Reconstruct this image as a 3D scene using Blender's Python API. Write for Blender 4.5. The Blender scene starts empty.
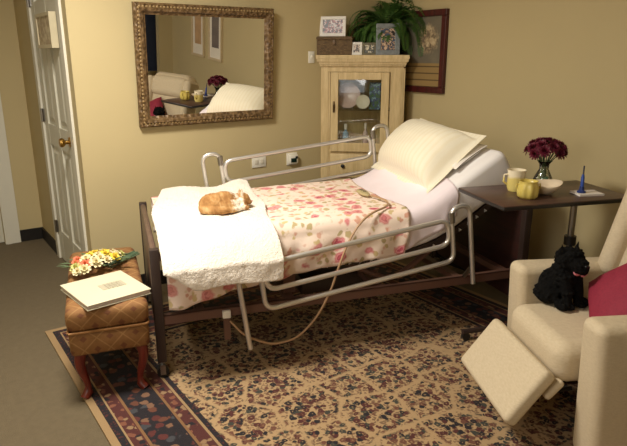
import bpy, bmesh, math, random
from mathutils import Vector, Matrix, noise
random.seed(7)
PI = math.pi
scene = bpy.context.scene
COL = scene.collection
def V(*a): return Vector(a)
def R(d): return math.radians(d)
def lerp(a, b, t): return a + (b - a) * t
def sstep(a, b, x):
    t = max(0.0, min(1.0, (x - a) / (b - a))); return t * t * (3 - 2 * t)
def s2l(c):
    return tuple(((x / 255) / 12.92 if x / 255 <= 0.04045 else ((x / 255 + 0.055) / 1.055) ** 2.4) for x in c)

# ------------------------------------------------------------------ materials
class NT:
    def __init__(self, name):
        self.m = bpy.data.materials.new(name); self.m.use_nodes = True
        self.t = self.m.node_tree; self.b = self.t.nodes['Principled BSDF']
    def n(self, typ, **kw):
        nd = self.t.nodes.new(typ)
        for k, v in kw.items(): setattr(nd, k, v)
        return nd
    def put(self, sock, v):
        if hasattr(v, 'is_output'): self.t.links.new(v, sock)
        elif v is not None:
            if sock.type == 'RGBA' and len(v) == 3: v = (*v, 1)
            sock.default_value = v
    def math(self, op, a, b=None, clamp=False):
        nd = self.n('ShaderNodeMath', operation=op); nd.use_clamp = clamp
        self.put(nd.inputs[0], a)
        if b is not None: self.put(nd.inputs[1], b)
        return nd.outputs[0]
    def mix(self, f, a, b, bt='MIX'):
        nd = self.n('ShaderNodeMix', data_type='RGBA', blend_type=bt)
        self.put(nd.inputs[0], f); self.put(nd.inputs[6], a); self.put(nd.inputs[7], b)
        return nd.outputs[2]
    def coord(self, which='Object'):
        return self.n('ShaderNodeTexCoord').outputs[which]
    def mapping(self, vec, scale=(1, 1, 1), rot=(0, 0, 0), loc=(0, 0, 0)):
        nd = self.n('ShaderNodeMapping'); self.put(nd.inputs[0], vec)
        nd.inputs['Location'].default_value = loc; nd.inputs['Rotation'].default_value = rot; nd.inputs['Scale'].default_value = scale
        return nd.outputs[0]
    def noise(self, vec, scale, detail=3, rough=.55, out='Fac'):
        nd = self.n('ShaderNodeTexNoise'); self.put(nd.inputs['Vector'], vec)
        nd.inputs['Scale'].default_value = scale; nd.inputs['Detail'].default_value = detail; nd.inputs['Roughness'].default_value = rough
        return nd.outputs[0 if out == 'Fac' else 1]
    def voro(self, vec, scale, out='Distance', feature='F1', rnd=1.0):
        nd = self.n('ShaderNodeTexVoronoi', feature=feature); self.put(nd.inputs['Vector'], vec)
        nd.inputs['Scale'].default_value = scale; nd.inputs['Randomness'].default_value = rnd
        return nd.outputs[out]
    def ramp(self, f, stops, interp='LINEAR'):
        nd = self.n('ShaderNodeValToRGB'); self.put(nd.inputs[0], f); cr = nd.color_ramp; cr.interpolation = interp
        while len(cr.elements) < len(stops): cr.elements.new(.5)
        for e, (p, c) in zip(cr.elements, stops):
            e.position = p; e.color = (*c, 1) if len(c) == 3 else c
        return nd.outputs[0]
    def sep(self, vec):
        nd = self.n('ShaderNodeSeparateXYZ'); self.put(nd.inputs[0], vec); return nd.outputs
    def comb(self, x, y, z=0.0):
        nd = self.n('ShaderNodeCombineXYZ')
        for i, q in enumerate((x, y, z)): self.put(nd.inputs[i], q)
        return nd.outputs[0]
    def step(self, x, a, w=.01):   # smooth 0->1 about a
        nd = self.n('ShaderNodeMapRange'); self.put(nd.inputs[0], x)
        nd.inputs[1].default_value = a - w; nd.inputs[2].default_value = a + w
        return nd.outputs[0]
    def bump(self, h, strength=.3, dist=.01):
        nd = self.n('ShaderNodeBump'); nd.inputs['Strength'].default_value = strength; nd.inputs['Distance'].default_value = dist
        self.put(nd.inputs['Height'], h); self.t.links.new(nd.outputs[0], self.b.inputs['Normal'])
    def fin(self, col=None, rough=.6, metal=0., **kw):
        if col is not None: self.put(self.b.inputs['Base Color'], col)
        self.put(self.b.inputs['Roughness'], rough); self.b.inputs['Metallic'].default_value = metal
        for k, v in kw.items(): self.put(self.b.inputs[k.replace('_', ' ')], v)
        return self.m

def plain(name, rgb, rough=.6, metal=0., var=.12, scale=14, bump=0., bscale=60, coord='Object', **kw):
    q = NT(name); c = s2l(rgb); co = q.coord(coord)
    f = q.noise(co, scale, 4)
    col = q.mix(f, tuple(x * (1 - var) for x in c), tuple(min(1, x * (1 + var)) for x in c))
    if bump: q.bump(q.noise(co, bscale, 3), bump, .004)
    return q.fin(col, rough, metal, **kw)

def wood(name, a, b, axis=0, scale=6, rough=.4, stretch=.12, **kw):
    q = NT(name); sc = [scale * 4] * 3; sc[axis] = scale * 4 * stretch
    co = q.mapping(q.coord(), tuple(sc))
    f = q.noise(co, 1.6, 6, .6); g = q.noise(co, 6, 3, .6)
    col = q.ramp(q.math('ADD', q.math('MULTIPLY', f, .7), q.math('MULTIPLY', g, .3)), [(.34, s2l(a)), (.66, s2l(b))])
    q.bump(g, .12, .002)
    return q.fin(col, rough, 0, **kw)

def glass(name, tint=(1, 1, 1), rough=.02, mixf=.12):
    q = NT(name); t = q.t
    tr = q.n('ShaderNodeBsdfTransparent'); tr.inputs[0].default_value = (*tint, 1)
    gl = q.n('ShaderNodeBsdfGlossy'); gl.inputs['Roughness'].default_value = rough
    fr = q.n('ShaderNodeFresnel'); fr.inputs[0].default_value = 1.45
    mx = q.n('ShaderNodeMixShader'); f = q.math('ADD', q.math('MULTIPLY', fr.outputs[0], .9), mixf * .25)
    t.links.new(f, mx.inputs[0]); t.links.new(tr.outputs[0], mx.inputs[1]); t.links.new(gl.outputs[0], mx.inputs[2])
    t.links.new(mx.outputs[0], t.nodes['Material Output'].inputs[0])
    return q.m

M = {}
M['wall'] = plain('wall_paint', (192, 175, 131), .75, var=.03, scale=3, bump=.06, bscale=180)
M['ceiling'] = plain('ceiling_paint', (228, 222, 205), .9, var=.02, scale=3)
M['white_trim'] = plain('trim_paint', (214, 210, 194), .45, var=.03)
M['door'] = plain('door_paint', (206, 203, 186), .4, var=.03)
M['base_black'] = plain('black_baseboard', (26, 22, 19), .5)
q = NT('carpet'); co = q.coord()
f1 = q.noise(co, 260, 2, .7); f2 = q.noise(co, 30, 3)
q.bump(f1, .8, .006)
M['carpet'] = q.fin(q.mix(q.math('ADD', q.math('MULTIPLY', f1, .7), q.math('MULTIPLY', f2, .3)), s2l((70, 60, 42)), s2l((132, 116, 88))), .95)
M['brass'] = plain('brass', (190, 150, 80), .3, 1.)
M['chrome'] = plain('chrome', (226, 224, 220), .3, .8, var=.04)
M['steel'] = plain('steel', (150, 146, 140), .35, 1.)
M['white_plastic'] = plain('white_plastic', (232, 228, 214), .35, var=.02)
M['black_plastic'] = plain('black_plastic', (24, 23, 22), .4)
M['bed_brown'] = plain('bed_brown_enamel', (100, 70, 58), .45, var=.08, scale=5)
M['bed_dark'] = plain('bed_dark_enamel', (52, 38, 33), .45)
M['deck_olive'] = plain('deck_olive', (120, 104, 66), .6)
M['board_wood'] = wood('footboard_laminate', (78, 60, 50), (108, 84, 70), 2, 5, .4)
M['head_wood'] = wood('headboard_laminate', (34, 20, 18), (64, 34, 28), 1, 5, .45)
M['mattress'] = plain('mattress_sheet', (240, 236, 234), .8, var=.02, bump=.1, bscale=30)
M['sheet'] = plain('flat_sheet_cotton', (240, 226, 230), .8, var=.03, scale=6, bump=.15, bscale=24)
M['pillow_white'] = plain('white_pillowcase', (238, 230, 218), .8, var=.03, bump=.15, bscale=20)

# ------------------------------------------------------------------ mesh builder
class MB:
    def __init__(self): self.v = []; self.f = []; self.uv = {}
    def add(self, vs, fs, M4=None):
        o = len(self.v)
        for p in vs:
            p = Vector(p); self.v.append(M4 @ p if M4 else p)
        for f in fs: self.f.append([i + o for i in f])
        return o
    def box(self, c, s, rot=None, bevel=0.0, seg=2):
        bm = bmesh.new(); bmesh.ops.create_cube(bm, size=1)
        for w in bm.verts: w.co = Vector((w.co.x * s[0], w.co.y * s[1], w.co.z * s[2]))
        if bevel > 0: bmesh.ops.bevel(bm, geom=list(bm.edges), offset=min(bevel, min(s) * .49), segments=seg, affect='EDGES', profile=.5)
        self.bm(bm, Matrix.Translation(Vector(c)) @ (rot.to_4x4() if rot else Matrix())); return self
    def span(self, a, b, bevel=0.0):
        c = [(a[i] + b[i]) / 2 for i in range(3)]; s = [abs(b[i] - a[i]) for i in range(3)]
        return self.box(c, s, None, bevel)
    def bm(self, bm, M4=None):
        bm.verts.index_update()
        self.add([w.co.copy() for w in bm.verts], [[w.index for w in f.verts] for f in bm.faces], M4); bm.free(); return self
    def tube(self, pts, r, n=10, cap=True, radii=None):
        pts = [Vector(p) for p in pts]; k = len(pts); rings = []
        T = []
        for i in range(k):
            d = (pts[min(i + 1, k - 1)] - pts[max(i - 1, 0)]); T.append(d.normalized() if d.length > 1e-9 else V(0, 0, 1))
        up = V(0, 0, 1) if abs(T[0].z) < .9 else V(1, 0, 0)
        nrm = (up - T[0] * up.dot(T[0])).normalized()
        o = len(self.v)
        for i in range(k):
            nrm = (nrm - T[i] * nrm.dot(T[i])).normalized(); bn = T[i].cross(nrm); rr = radii[i] if radii else r
            for j in range(n):
                a = 2 * PI * j / n; self.v.append(pts[i] + (nrm * math.cos(a) + bn * math.sin(a)) * rr)
        for i in range(k - 1):
            for j in range(n):
                a = o + i * n + j; b = o + i * n + (j + 1) % n; self.f.append([a, b, b + n, a + n])
        if cap:
            self.f.append([o + j for j in range(n)][::-1]); self.f.append([o + (k - 1) * n + j for j in range(n)])
        return self
    def lathe(self, prof, c=(0, 0, 0), n=24, M4=None):
        vs = []; fs = []; k = len(prof)
        for r, z in prof:
            for j in range(n):
                a = 2 * PI * j / n; vs.append((c[0] + r * math.cos(a), c[1] + r * math.sin(a), c[2] + z))
        for i in range(k - 1):
            for j in range(n):
                a = i * n + j; b = i * n + (j + 1) % n; fs.append([a, b, b + n, a + n])
        if prof[0][0] > 1e-6: fs.append(list(range(n))[::-1])
        if prof[-1][0] > 1e-6: fs.append([(k - 1) * n + j for j in range(n)])
        self.add(vs, fs, M4); return self
    def prism(self, poly, z0, z1):
        n = len(poly); vs = [(x, y, z0) for x, y in poly] + [(x, y, z1) for x, y in poly]
        fs = [list(range(n))[::-1], list(range(n, 2 * n))] + [[i, (i + 1) % n, n + (i + 1) % n, n + i] for i in range(n)]
        self.add(vs, fs); return self
    def ell(self, c, r, rot=None, sub=2):
        bm = bmesh.new(); bmesh.ops.create_icosphere(bm, subdivisions=sub, radius=1)
        m = Matrix.Translation(Vector(c)) @ (rot.to_4x4() if rot else Matrix()) @ Matrix.Diagonal((*r, 1)); self.bm(bm, m); return self
    def grid(self, fn, nu, nv, uvfn=None, flip=False):
        o = len(self.v)
        for i in range(nu + 1):
            for j in range(nv + 1):
                self.v.append(Vector(fn(i / nu, j / nv)))
                if uvfn: self.uv[len(self.v) - 1] = uvfn(i / nu, j / nv)
        for i in range(nu):
            for j in range(nv):
                a = o + i * (nv + 1) + j; f = [a, a + 1, a + nv + 2, a + nv + 1]; self.f.append(f[::-1] if flip else f)
        return self
    def build(self, name, mat, parent=None, smooth=True, top=False, M4=None, angle=40, bevel=0):
        vs = [M4 @ p for p in self.v] if M4 else self.v
        org = V(0, 0, 0)
        if top:
            lo = [min(p[i] for p in vs) for i in range(3)]; hi = [max(p[i] for p in vs) for i in range(3)]
            org = V((lo[0] + hi[0]) / 2, (lo[1] + hi[1]) / 2, lo[2]); vs = [p - org for p in vs]
        me = bpy.data.meshes.new(name); me.from_pydata([tuple(p) for p in vs], [], self.f)
        if self.uv:
            l = me.uv_layers.new(name='UVMap')
            for lp in me.loops: l.data[lp.index].uv = self.uv.get(lp.vertex_index, (0, 0))
        bm = bmesh.new(); bm.from_mesh(me); bmesh.ops.recalc_face_normals(bm, faces=bm.faces); bm.to_mesh(me); bm.free()
        o = bpy.data.objects.new(name, me); COL.objects.link(o); o.location = org
        if mat: me.materials.append(mat)
        if smooth:
            me.shade_smooth()
            try: me.set_sharp_from_angle(angle=R(angle))
            except Exception: pass
        if bevel:
            b = o.modifiers.new('b', 'BEVEL'); b.width = bevel; b.segments = 2; b.limit_method = 'ANGLE'
        if parent: o.parent = parent
        return o

def thing(name, label, cat, loc=(0, 0, 0), rotz=0., group=None):
    o = bpy.data.objects.new(name, None); o.empty_display_size = .05; COL.objects.link(o); o.location = loc; o.rotation_euler = (0, 0, rotz)
    tag(o, label, cat, group); return o
def tag(o, label, cat, group=None):
    o['label'] = label; o['category'] = cat
    if group: o['group'] = group
    return o
def struct(o):
    o['kind'] = 'structure'; return o
def box_obj(name, a, b, mat, parent=None, top=False, bevel=0):
    return MB().span(a, b, bevel).build(name, mat, parent, top=top)
def fillet(pts, r, seg=6):
    pts = [Vector(p) for p in pts]; out = [pts[0]]
    for i in range(1, len(pts) - 1):
        a, b, c = pts[i - 1], pts[i], pts[i + 1]; d1 = (a - b); d2 = (c - b)
        rr = min(r, d1.length * .49, d2.length * .49); p = b + d1.normalized() * rr; e = b + d2.normalized() * rr
        for k in range(seg + 1):
            t = k / seg; out.append(p * (1 - t) ** 2 + b * 2 * t * (1 - t) + e * t * t)
    out.append(pts[-1]); return out
def arc_pts(c, r, a0, a1, n=10):
    return [(c[0] + r * math.cos(lerp(a0, a1, k / n)), c[1] + r * math.sin(lerp(a0, a1, k / n))) for k in range(n + 1)]
def remesh(o, vox, smooth_it=4, disp=None):
    m = o.modifiers.new('r', 'REMESH'); m.mode = 'VOXEL'; m.voxel_size = vox; m.use_smooth_shade = True
    s = o.modifiers.new('s', 'SMOOTH'); s.factor = .5; s.iterations = smooth_it
    if disp:
        t = bpy.data.textures.new('fluff', 'CLOUDS'); t.noise_scale = disp[1]; t.noise_depth = 2
        d = o.modifiers.new('d', 'DISPLACE'); d.texture = t; d.strength = disp[0]; d.mid_level = .5
        d.texture_coords = 'LOCAL'

# ------------------------------------------------------------------ camera
f_px, hy, cxp, cyp, CH = 590., 55., 313.5, 223., 1.45
pit = math.atan((cyp - hy) / f_px); yaw = R(35)
fw = V(math.sin(yaw) * math.cos(pit), math.cos(yaw) * math.cos(pit), -math.sin(pit))
rt = V(math.cos(yaw), -math.sin(yaw), 0); up = rt.cross(fw)
cam = bpy.data.cameras.new('camera'); cam.sensor_width = 36; cam.lens = 36 * f_px / 627; cam.clip_start = .02
co_ = bpy.data.objects.new('camera', cam); COL.objects.link(co_); scene.camera = co_
mw = Matrix((rt, up, -fw)).transposed().to_4x4(); mw.translation = V(0, 0, CH); co_.matrix_world = mw

# ------------------------------------------------------------------ room
XR, YB, XC, XL, YF, YH, ZC = 3.1, 3.55, .846, -1.1, -.62, 5.08, 2.45
struct(box_obj('floor', (XL - .1, -1.6, -.1), (XR + .1, YH + .1, 0), M['carpet'], top=True))
struct(box_obj('ceiling', (XL - .1, -1.6, ZC), (XR + .1, YH + .1, ZC + .1), M['ceiling'], top=True))
struct(box_obj('wall_back', (XC, YB, 0), (XR + .1, YB + .12, ZC), M['wall'], top=True))
struct(box_obj('wall_right', (XR, -1.5, 0), (XR + .1, YB, ZC), M['wall'], top=True))
struct(box_obj('wall_left', (XL - .1, -1.5, 0), (XL, YH, ZC), M['wall'], top=True))
# return wall beside the closet door: pieces round the door opening
DY0, DY1, DH = 3.715, 4.475, 2.03
mb = MB(); mb.span((XC, YB + .12, 0), (XC + .1, DY0, ZC)); mb.span((XC, DY1, 0), (XC + .1, YH, ZC)); mb.span((XC, DY0, DH), (XC + .1, DY1, ZC))
struct(mb.build('wall_hall_right', M['wall'], top=True, smooth=False))
struct(box_obj('wall_closet', (XC + .1, DY0, 0), (XC + .12, DY1, ZC), M['wall'], top=True))
# hall end wall with a doorway at its left
HX0 = .56
mb = MB(); mb.span((HX0, YH, 0), (XC + .2, YH + .1, ZC)); mb.span((XL, YH, 0), (-.26, YH + .1, ZC)); mb.span((-.26, YH, 2.05), (HX0, YH + .1, ZC))
struct(mb.build('wall_hall_end', M['wall'], top=True, smooth=False))
struct(box_obj('door_2', (-.26, YH + .05, 0.004), (HX0, YH + .09, 2.05), M['door'], top=True))
mb = MB(); mb.span((HX0, YH - .018, 0), (HX0 + .11, YH, 2.12)); mb.span((HX0 + .012, YH - .026, 0), (HX0 + .04, YH - .018, 2.1)); mb.span((HX0 - .82 - .11, YH - .018, 0), (HX0 - .82, YH, 2.12)); mb.span((HX0 - .82, YH - .018, 2.05), (HX0, YH, 2.12))
struct(mb.build('trim_1', M['white_trim'], top=True, smooth=False))
# casing round the closet door, on the hall side
mb = MB(); mb.span((XC - .014, DY1, 0), (XC, DY1 + .07, DH + .07)); mb.span((XC - .014, DY0 - .07, 0), (XC, DY0, DH + .07)); mb.span((XC - .014, DY0, DH), (XC, DY1, DH + .07))
struct(mb.build('trim_2', M['white_trim'], top=True, smooth=False))
# rear wall (behind the photographer) with a closet opening
mb = MB(); mb.span((2.92, YF - .1, 0), (XR, YF, ZC)); mb.span((XL, YF - .1, 0), (2.1, YF, ZC)); mb.span((2.1, YF - .1, 2.03), (2.92, YF, ZC))
struct(mb.build('wall_front', M['wall'], top=True, smooth=False))
struct(box_obj('wall_wardrobe', (XL, -1.6, 0), (XR, -1.5, ZC), M['wall'], top=True))
bh = .095
struct(box_obj('baseboard_back', (XC - .012, YB - .012, 0), (XR, YB, bh), M['base_black'], top=True))
struct(box_obj('baseboard_right', (XR - .012, -.6, 0), (XR, YB - .012, bh), M['base_black'], top=True))
struct(box_obj('baseboard_hall', (HX0 + .11, YH - .012, 0), (XC, YH, bh), M['base_black'], top=True))
mb = MB(); mb.span((XC - .012, DY1 + .07, 0), (XC, YH - .012, bh)); mb.span((XC - .012, YB, 0), (XC, DY0 - .07, bh))
struct(mb.build('baseboard_return', M['base_black'], top=True, smooth=False))
# closet door (six panels, seen at a slant)
door = struct(bpy.data.objects.new('door_1', None)); COL.objects.link(door); door.location = (XC, DY0, 0)
W = DY1 - DY0
mb = MB()
st, mid = .11, .1
rails = [(.0, .23), (.86, 1.0), (1.66, 1.78), (1.93, DH)]
zs = [(.23, .86), (1.0, 1.66), (1.78, 1.93)]
for y0, y1 in ((.004, st), (W / 2 - mid / 2, W / 2 + mid / 2), (W - st, W - .004)): mb.span((.0, y0, .008), (.036, y1, DH - .004))
for z0, z1 in rails: mb.span((.001, .005, max(z0, .009)), (.035, W - .005, min(z1, DH - .005)))
for z0, z1 in zs:
    for y0, y1 in ((st, W / 2 - mid / 2), (W / 2 + mid / 2, W - st)):
        mb.span((.014, y0 - .002, z0 - .002), (.022, y1 + .002, z1 + .002))
        vs = []
        for (k, x) in ((.02, .014), (.05, .003)):
            vs += [(x, y0 + k, z0 + k), (x, y1 - k, z0 + k), (x, y1 - k, z1 - k), (x, y0 + k, z1 - k)]
        mb.add(vs, [[4, 5, 6, 7]] + [[i, (i + 1) % 4, 4 + (i + 1) % 4, 4 + i] for i in range(4)])
mb.build('door_panel', M['door'], door, smooth=False)
Mk = Matrix.Translation((0, .075, .94)) @ Matrix.Rotation(-PI / 2, 4, 'Y')
MB().lathe([(.0, -.001), (.03, 0), (.03, .008), (.012, .012), (.012, .03), (.024, .036), (.029, .05), (.024, .062), (.0, .066)], n=18, M4=Mk).build('door_knob', M['brass'], door)
for z in (.25, 1.05, 1.8):
    MB().tube([(-.012, W + .0, z - .045), (-.012, W + .0, z + .045)], .009, 8).span((-.006, W - .03, z - .042), (-.0005, W + .02, z + .042)).build('hinge', M['steel'], door)

# plaque hanging on the closet door
q = NT('plaque_face'); f = q.noise(q.coord(), 25, 3)
M['plaque'] = q.fin(q.ramp(f, [(.4, s2l((205, 192, 160))), (.55, s2l((170, 150, 120)))]), .6)
pl = thing('wall_plaque', 'small square cream framed plaque hanging high on the white panel door', 'plaque', (XC - .003, 3.97, 1.49), -PI / 2)
M['plaque_frame'] = plain('plaque_frame_paint', (196, 184, 152), .5)
mb = MB(); w, h = .38, .20
for a, b in (((-w / 2, -.04, 0), (w / 2, 0, .02)), ((-w / 2, -.04, h - .02), (w / 2, 0, h)), ((-w / 2, -.04, .02), (-w / 2 + .02, 0, h - .02)), ((w / 2 - .02, -.04, .02), (w / 2, 0, h - .02))): mb.span(a, b)
mb.build('frame', M['plaque_frame'], pl, smooth=False)
box_obj('picture', (-w / 2 + .015, -.034, .015), (w / 2 - .015, -.004, h - .015), M['plaque'], pl)

# ------------------------------------------------------------------ rug
RX0, RX1, RY0, RY1 = .479, 2.82, -.1, 3.22
rug_hw, rug_hh = (RX1 - RX0) / 2, (RY1 - RY0) / 2
q = NT('persian_rug'); co = q.coord(); sx, sy, sz = q.sep(co)[:3]
wv = q.n('ShaderNodeVectorMath', operation='ADD'); q.put(wv.inputs[0], co)
wn = q.n('ShaderNodeVectorMath', operation='SCALE'); q.put(wn.inputs[0], q.noise(co, 40, 2, .5, 'Color')); wn.inputs[3].default_value = .028
q.put(wv.inputs[1], wn.outputs[0]); wc = wv.outputs[0]
dx = q.math('SUBTRACT', rug_hw, q.math('ABSOLUTE', sx)); dy = q.math('SUBTRACT', rug_hh, q.math('ABSOLUTE', sy)); d = q.math('MINIMUM', dx, dy)
CREAM, GOLD, NAVY, RED, RUST, SAGE, TAN = [s2l(c) for c in ((180, 150, 110), (132, 96, 62), (33, 28, 33), (82, 40, 36), (110, 70, 54), (62, 62, 54), (160, 132, 94))]
# field
big = q.voro(wc, 4.2, 'Distance', 'DISTANCE_TO_EDGE', .55)
vein = q.math('SUBTRACT', 1.0, q.step(big, .04, .02))
cd = q.voro(wc, 4.2, 'Distance', 'F1', .55)
sd = q.voro(wc, 38, 'Distance'); sc = q.sep(q.voro(wc, 38, 'Color'))[0]
thr = q.math('SUBTRACT', .60, q.math('MULTIPLY', cd, .22))
petal = q.math('SUBTRACT', 1.0, q.step(q.math('SUBTRACT', sd, thr), 0.0, .05))
pcol = q.ramp(sc, [(0, RED), (.24, NAVY), (.46, RUST), (.66, SAGE), (.84, RED), (.93, NAVY)], 'CONSTANT')
core = q.math('SUBTRACT', 1.0, q.step(sd, .15, .04))
pcol = q.mix(q.math('MULTIPLY', core, .7), pcol, TAN)
fd = q.voro(wc, 64, 'Distance'); fine = q.math('SUBTRACT', 1.0, q.step(fd, .44, .08))
base = q.mix(q.math('MULTIPLY', fine, q.math('MULTIPLY', .8, q.math('SUBTRACT', 1.0, vein))), CREAM, s2l((104, 76, 58)))
field = q.mix(q.math('MULTIPLY', petal, q.math('SUBTRACT', 1.0, q.math('MULTIPLY', vein, .92))), base, pcol)
# borders
bandcol = q.ramp(d, [(0, TAN), (.028, NAVY), (.062, TAN), (.068, RED), (.118, GOLD), (.13, NAVY), (.27, GOLD), (.283, RED), (.335, TAN), (.345, NAVY), (.37, TAN)], 'CONSTANT')
bsd = q.voro(wc, 22, 'Distance'); bsc = q.sep(q.voro(wc, 22, 'Color'))[1]
bp_ = q.math('SUBTRACT', 1.0, q.step(bsd, .44, .05))
bcol = q.ramp(bsc, [(0, s2l((92, 44, 40))), (.4, s2l((126, 92, 70))), (.58, s2l((66, 66, 70))), (.74, s2l((104, 62, 46)))], 'CONSTANT')
rsd = q.voro(wc, 30, 'Distance'); rsc = q.sep(q.voro(wc, 30, 'Color'))[0]
rp = q.math('SUBTRACT', 1.0, q.step(rsd, .42, .05))
rcol = q.ramp(rsc, [(0, s2l((150, 120, 88))), (.4, NAVY), (.65, s2l((128, 80, 60)))], 'CONSTANT')
tiny = q.math('SUBTRACT', 1.0, q.step(q.voro(wc, 60, 'Distance'), .32, .05))
def within(a, b): return q.math('MULTIPLY', q.math('GREATER_THAN', d, a), q.math('LESS_THAN', d, b))
bord = q.mix(q.math('MULTIPLY', bp_, within(.132, .268)), bandcol, bcol)
bord = q.mix(q.math('MULTIPLY', rp, q.math('ADD', within(.07, .116), within(.285, .333))), bord, rcol)
bord = q.mix(q.math('MULTIPLY', tiny, q.math('ADD', within(.03, .06), within(.346, .368))), bord, RED)
col = q.mix(q.math('GREATER_THAN', d, .37), bord, field)
pile = q.noise(co, 300, 2, .6); q.bump(pile, .5, .004)
M['rug'] = q.fin(q.mix(.25, col, q.mix(pile, (.0, .0, .0), (.55, .5, .42)), 'OVERLAY'), .95)
rug = tag(box_obj('persian_rug', (RX0, RY0, .0005), (RX1, RY1, .011), M['rug'], top=True), 'large persian rug with cream floral field and dark red and navy border', 'rug')

# ------------------------------------------------------------------ mirror on the back wall
MX0, MX1, MZ0, MZ1 = 1.195, 2.118, 1.03, 1.742
q = NT('carved_gilt_frame'); co = q.coord()
vv = q.voro(co, 38, 'Distance'); nn = q.noise(co, 50, 3)
q.bump(vv, .9, .012)
M['gilt'] = q.fin(q.ramp(q.math('ADD', q.math('MULTIPLY', vv, .7), q.math('MULTIPLY', nn, .4)), [(.25, s2l((82, 62, 38))), (.5, s2l((104, 80, 50))), (.72, s2l((126, 100, 66)))]), .5, .2)
q = NT('mirror_silver'); M['silver'] = q.fin((.9, .9, .88), .005, 1.)
mir = thing('wall_mirror', 'large rectangular mirror in a carved antique gold frame on back wall', 'mirror', ((MX0 + MX1) / 2, YB - .008, MZ0))
mir.rotation_euler = (R(3.2), 0, 0)
w, h, fwid = MX1 - MX0, MZ1 - MZ0, .066
mb = MB()
prof = [(0, 0), (0, -.03), (.010, -.04), (.022, -.036), (.030, -.046), (.046, -.042), (.054, -.026), (.066, -.02), (.066, 0)]  # (inward, out)
vs = []; fs = []; k = len(prof)
for ix, (a, b) in enumerate(((-1, 0), (1, 0), (1, 1), (-1, 1))):
    for i, o in prof: vs.append((a * (w / 2 - i), o, (i if b == 0 else h - i)))
for c in range(4):
    for i in range(k - 1): fs.append([c * k + i, ((c + 1) % 4) * k + i, ((c + 1) % 4) * k + i + 1, c * k + i + 1])
mb.add(vs, fs)
fr = mb.build('frame', M['gilt'], mir, smooth=False)
mb = MB()
def beads(a, b, n, r):
    for i in range(n):
        p = Vector(a).lerp(Vector(b), (i + .5) / n); mb.ell(p, (r, r * .8, r), sub=1)
e = .016
for (a, b) in (((-w / 2 + .02, -.037, .022), (w / 2 - .02, -.037, .022)), ((-w / 2 + .02, -.037, h - .022), (w / 2 - .02, -.037, h - .022))): beads(a, b, 42, .0085)
for (a, b) in (((-w / 2 + .022, -.037, .02), (-w / 2 + .022, -.037, h - .02)), ((w / 2 - .022, -.037, .02), (w / 2 - .022, -.037, h - .02))): beads(a, b, 32, .0085)
mb.build('beading', plain('gilt_highlight', (150, 124, 82), .5, .2), fr)
box_obj('mirror_glass', (-w / 2 + .06, -.02, .06), (w / 2 - .06, -.012, h - .06), M['silver'], mir)

# ------------------------------------------------------------------ electrical plates on the back wall
def plate(name, x, z, w, h, label, cat, extra=None):
    t = thing(name, label, cat, (x, YB, z))
    MB().box((0, -.003, 0), (w, .010, h), None, .003).build('cover_plate', M['white_plastic'], t)
    return t
t = plate('night_light', 2.292, .731, .088, .088, 'white plug-in night light with dark lens on back wall above bed rail', 'night light')
MB().box((.0, -.022, .0), (.07, .03, .066), None, .006).build('body', M['white_plastic'], t)
MB().box((-.004, -.038, -.006), (.046, .006, .03), None, .002).build('lens', plain('dark_green_lens', (22, 44, 36), .2), t)
MB().box((.02, -.038, .012), (.018, .007, .018), None, .002).build('sensor', M['black_plastic'], t)
t = plate('wall_outlet', 2.02, .735, .11, .075, 'plain cream outlet cover on back wall below the mirror', 'outlet')
for dx in (-.022, .022): MB().box((dx, -.009, 0), (.03, .004, .03), None, .001).build('socket', plain('outlet_face', (214, 208, 190), .4), t)
t = plate('light_switch', 2.465, 1.435, .05, .08, 'cream switch plate on back wall left of the corner cabinet', 'light switch')
MB().box((0, -.012, .004), (.012, .012, .024), Matrix.Rotation(R(20), 3, 'X'), .002).build('toggle', M['white_plastic'], t)

# ------------------------------------------------------------------ picture on the right wall
q = NT('still_life_print'); gx, gy, gz = q.sep(q.coord())[:3]   # y across, z up in local space
bg = q.mix(q.noise(q.coord(), 9, 3), s2l((96, 88, 76)), s2l((128, 120, 100)))
cn = q.noise(q.coord(), 30, 3); vec = q.comb(0., q.math('ADD', gy, .085), q.math('SUBTRACT', gz, .36))
ln = q.n('ShaderNodeVectorMath', operation='LENGTH'); q.put(ln.inputs[0], vec)
blob = q.math('SUBTRACT', 1.0, q.step(q.math('ADD', ln.outputs[1], q.math('MULTIPLY', q.math('SUBTRACT', cn, .5), .09)), .085, .02))
petc = q.ramp(q.noise(q.coord(), 34, 4), [(.38, s2l((108, 92, 74))), (.5, s2l((172, 150, 116))), (.62, s2l((200, 182, 148)))])
c1 = q.mix(blob, bg, petc)
ldg = q.math('LESS_THAN', gz, .2)
stripes = q.ramp(q.math('FRACT', q.math('MULTIPLY', gz, 22)), [(.0, s2l((150, 124, 78))), (.8, s2l((150, 124, 78))), (.85, s2l((92, 72, 46)))])
c1 = q.mix(ldg, c1, stripes)
M['print'] = q.fin(c1, .5)
M['mahogany'] = wood('mahogany_frame', (48, 14, 16), (84, 26, 26), 2, 6, .35)
pic = thing('framed_picture', 'floral still life print in dark red wooden frame on right wall', 'picture', (XR, 3.115, 1.195))
def frame4(mb, y0, y1, z0, z1, t, d, x=0):
    mb.span((x - d, y0, z0), (x, y1, z0 + t)); mb.span((x - d, y0, z1 - t), (x, y1, z1)); mb.span((x - d, y0, z0 + t), (x, y0 + t, z1 - t)); mb.span((x - d, y1 - t, z0 + t), (x, y1, z1 - t)); return mb
frame4(MB(), -.255, .255, 0, .55, .042, .03, -.001).build('frame', M['mahogany'], pic, smooth=False, bevel=.004)
box_obj('print', (-.014, -.215, .04), (-.006, .215, .51), M['print'], pic)
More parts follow.
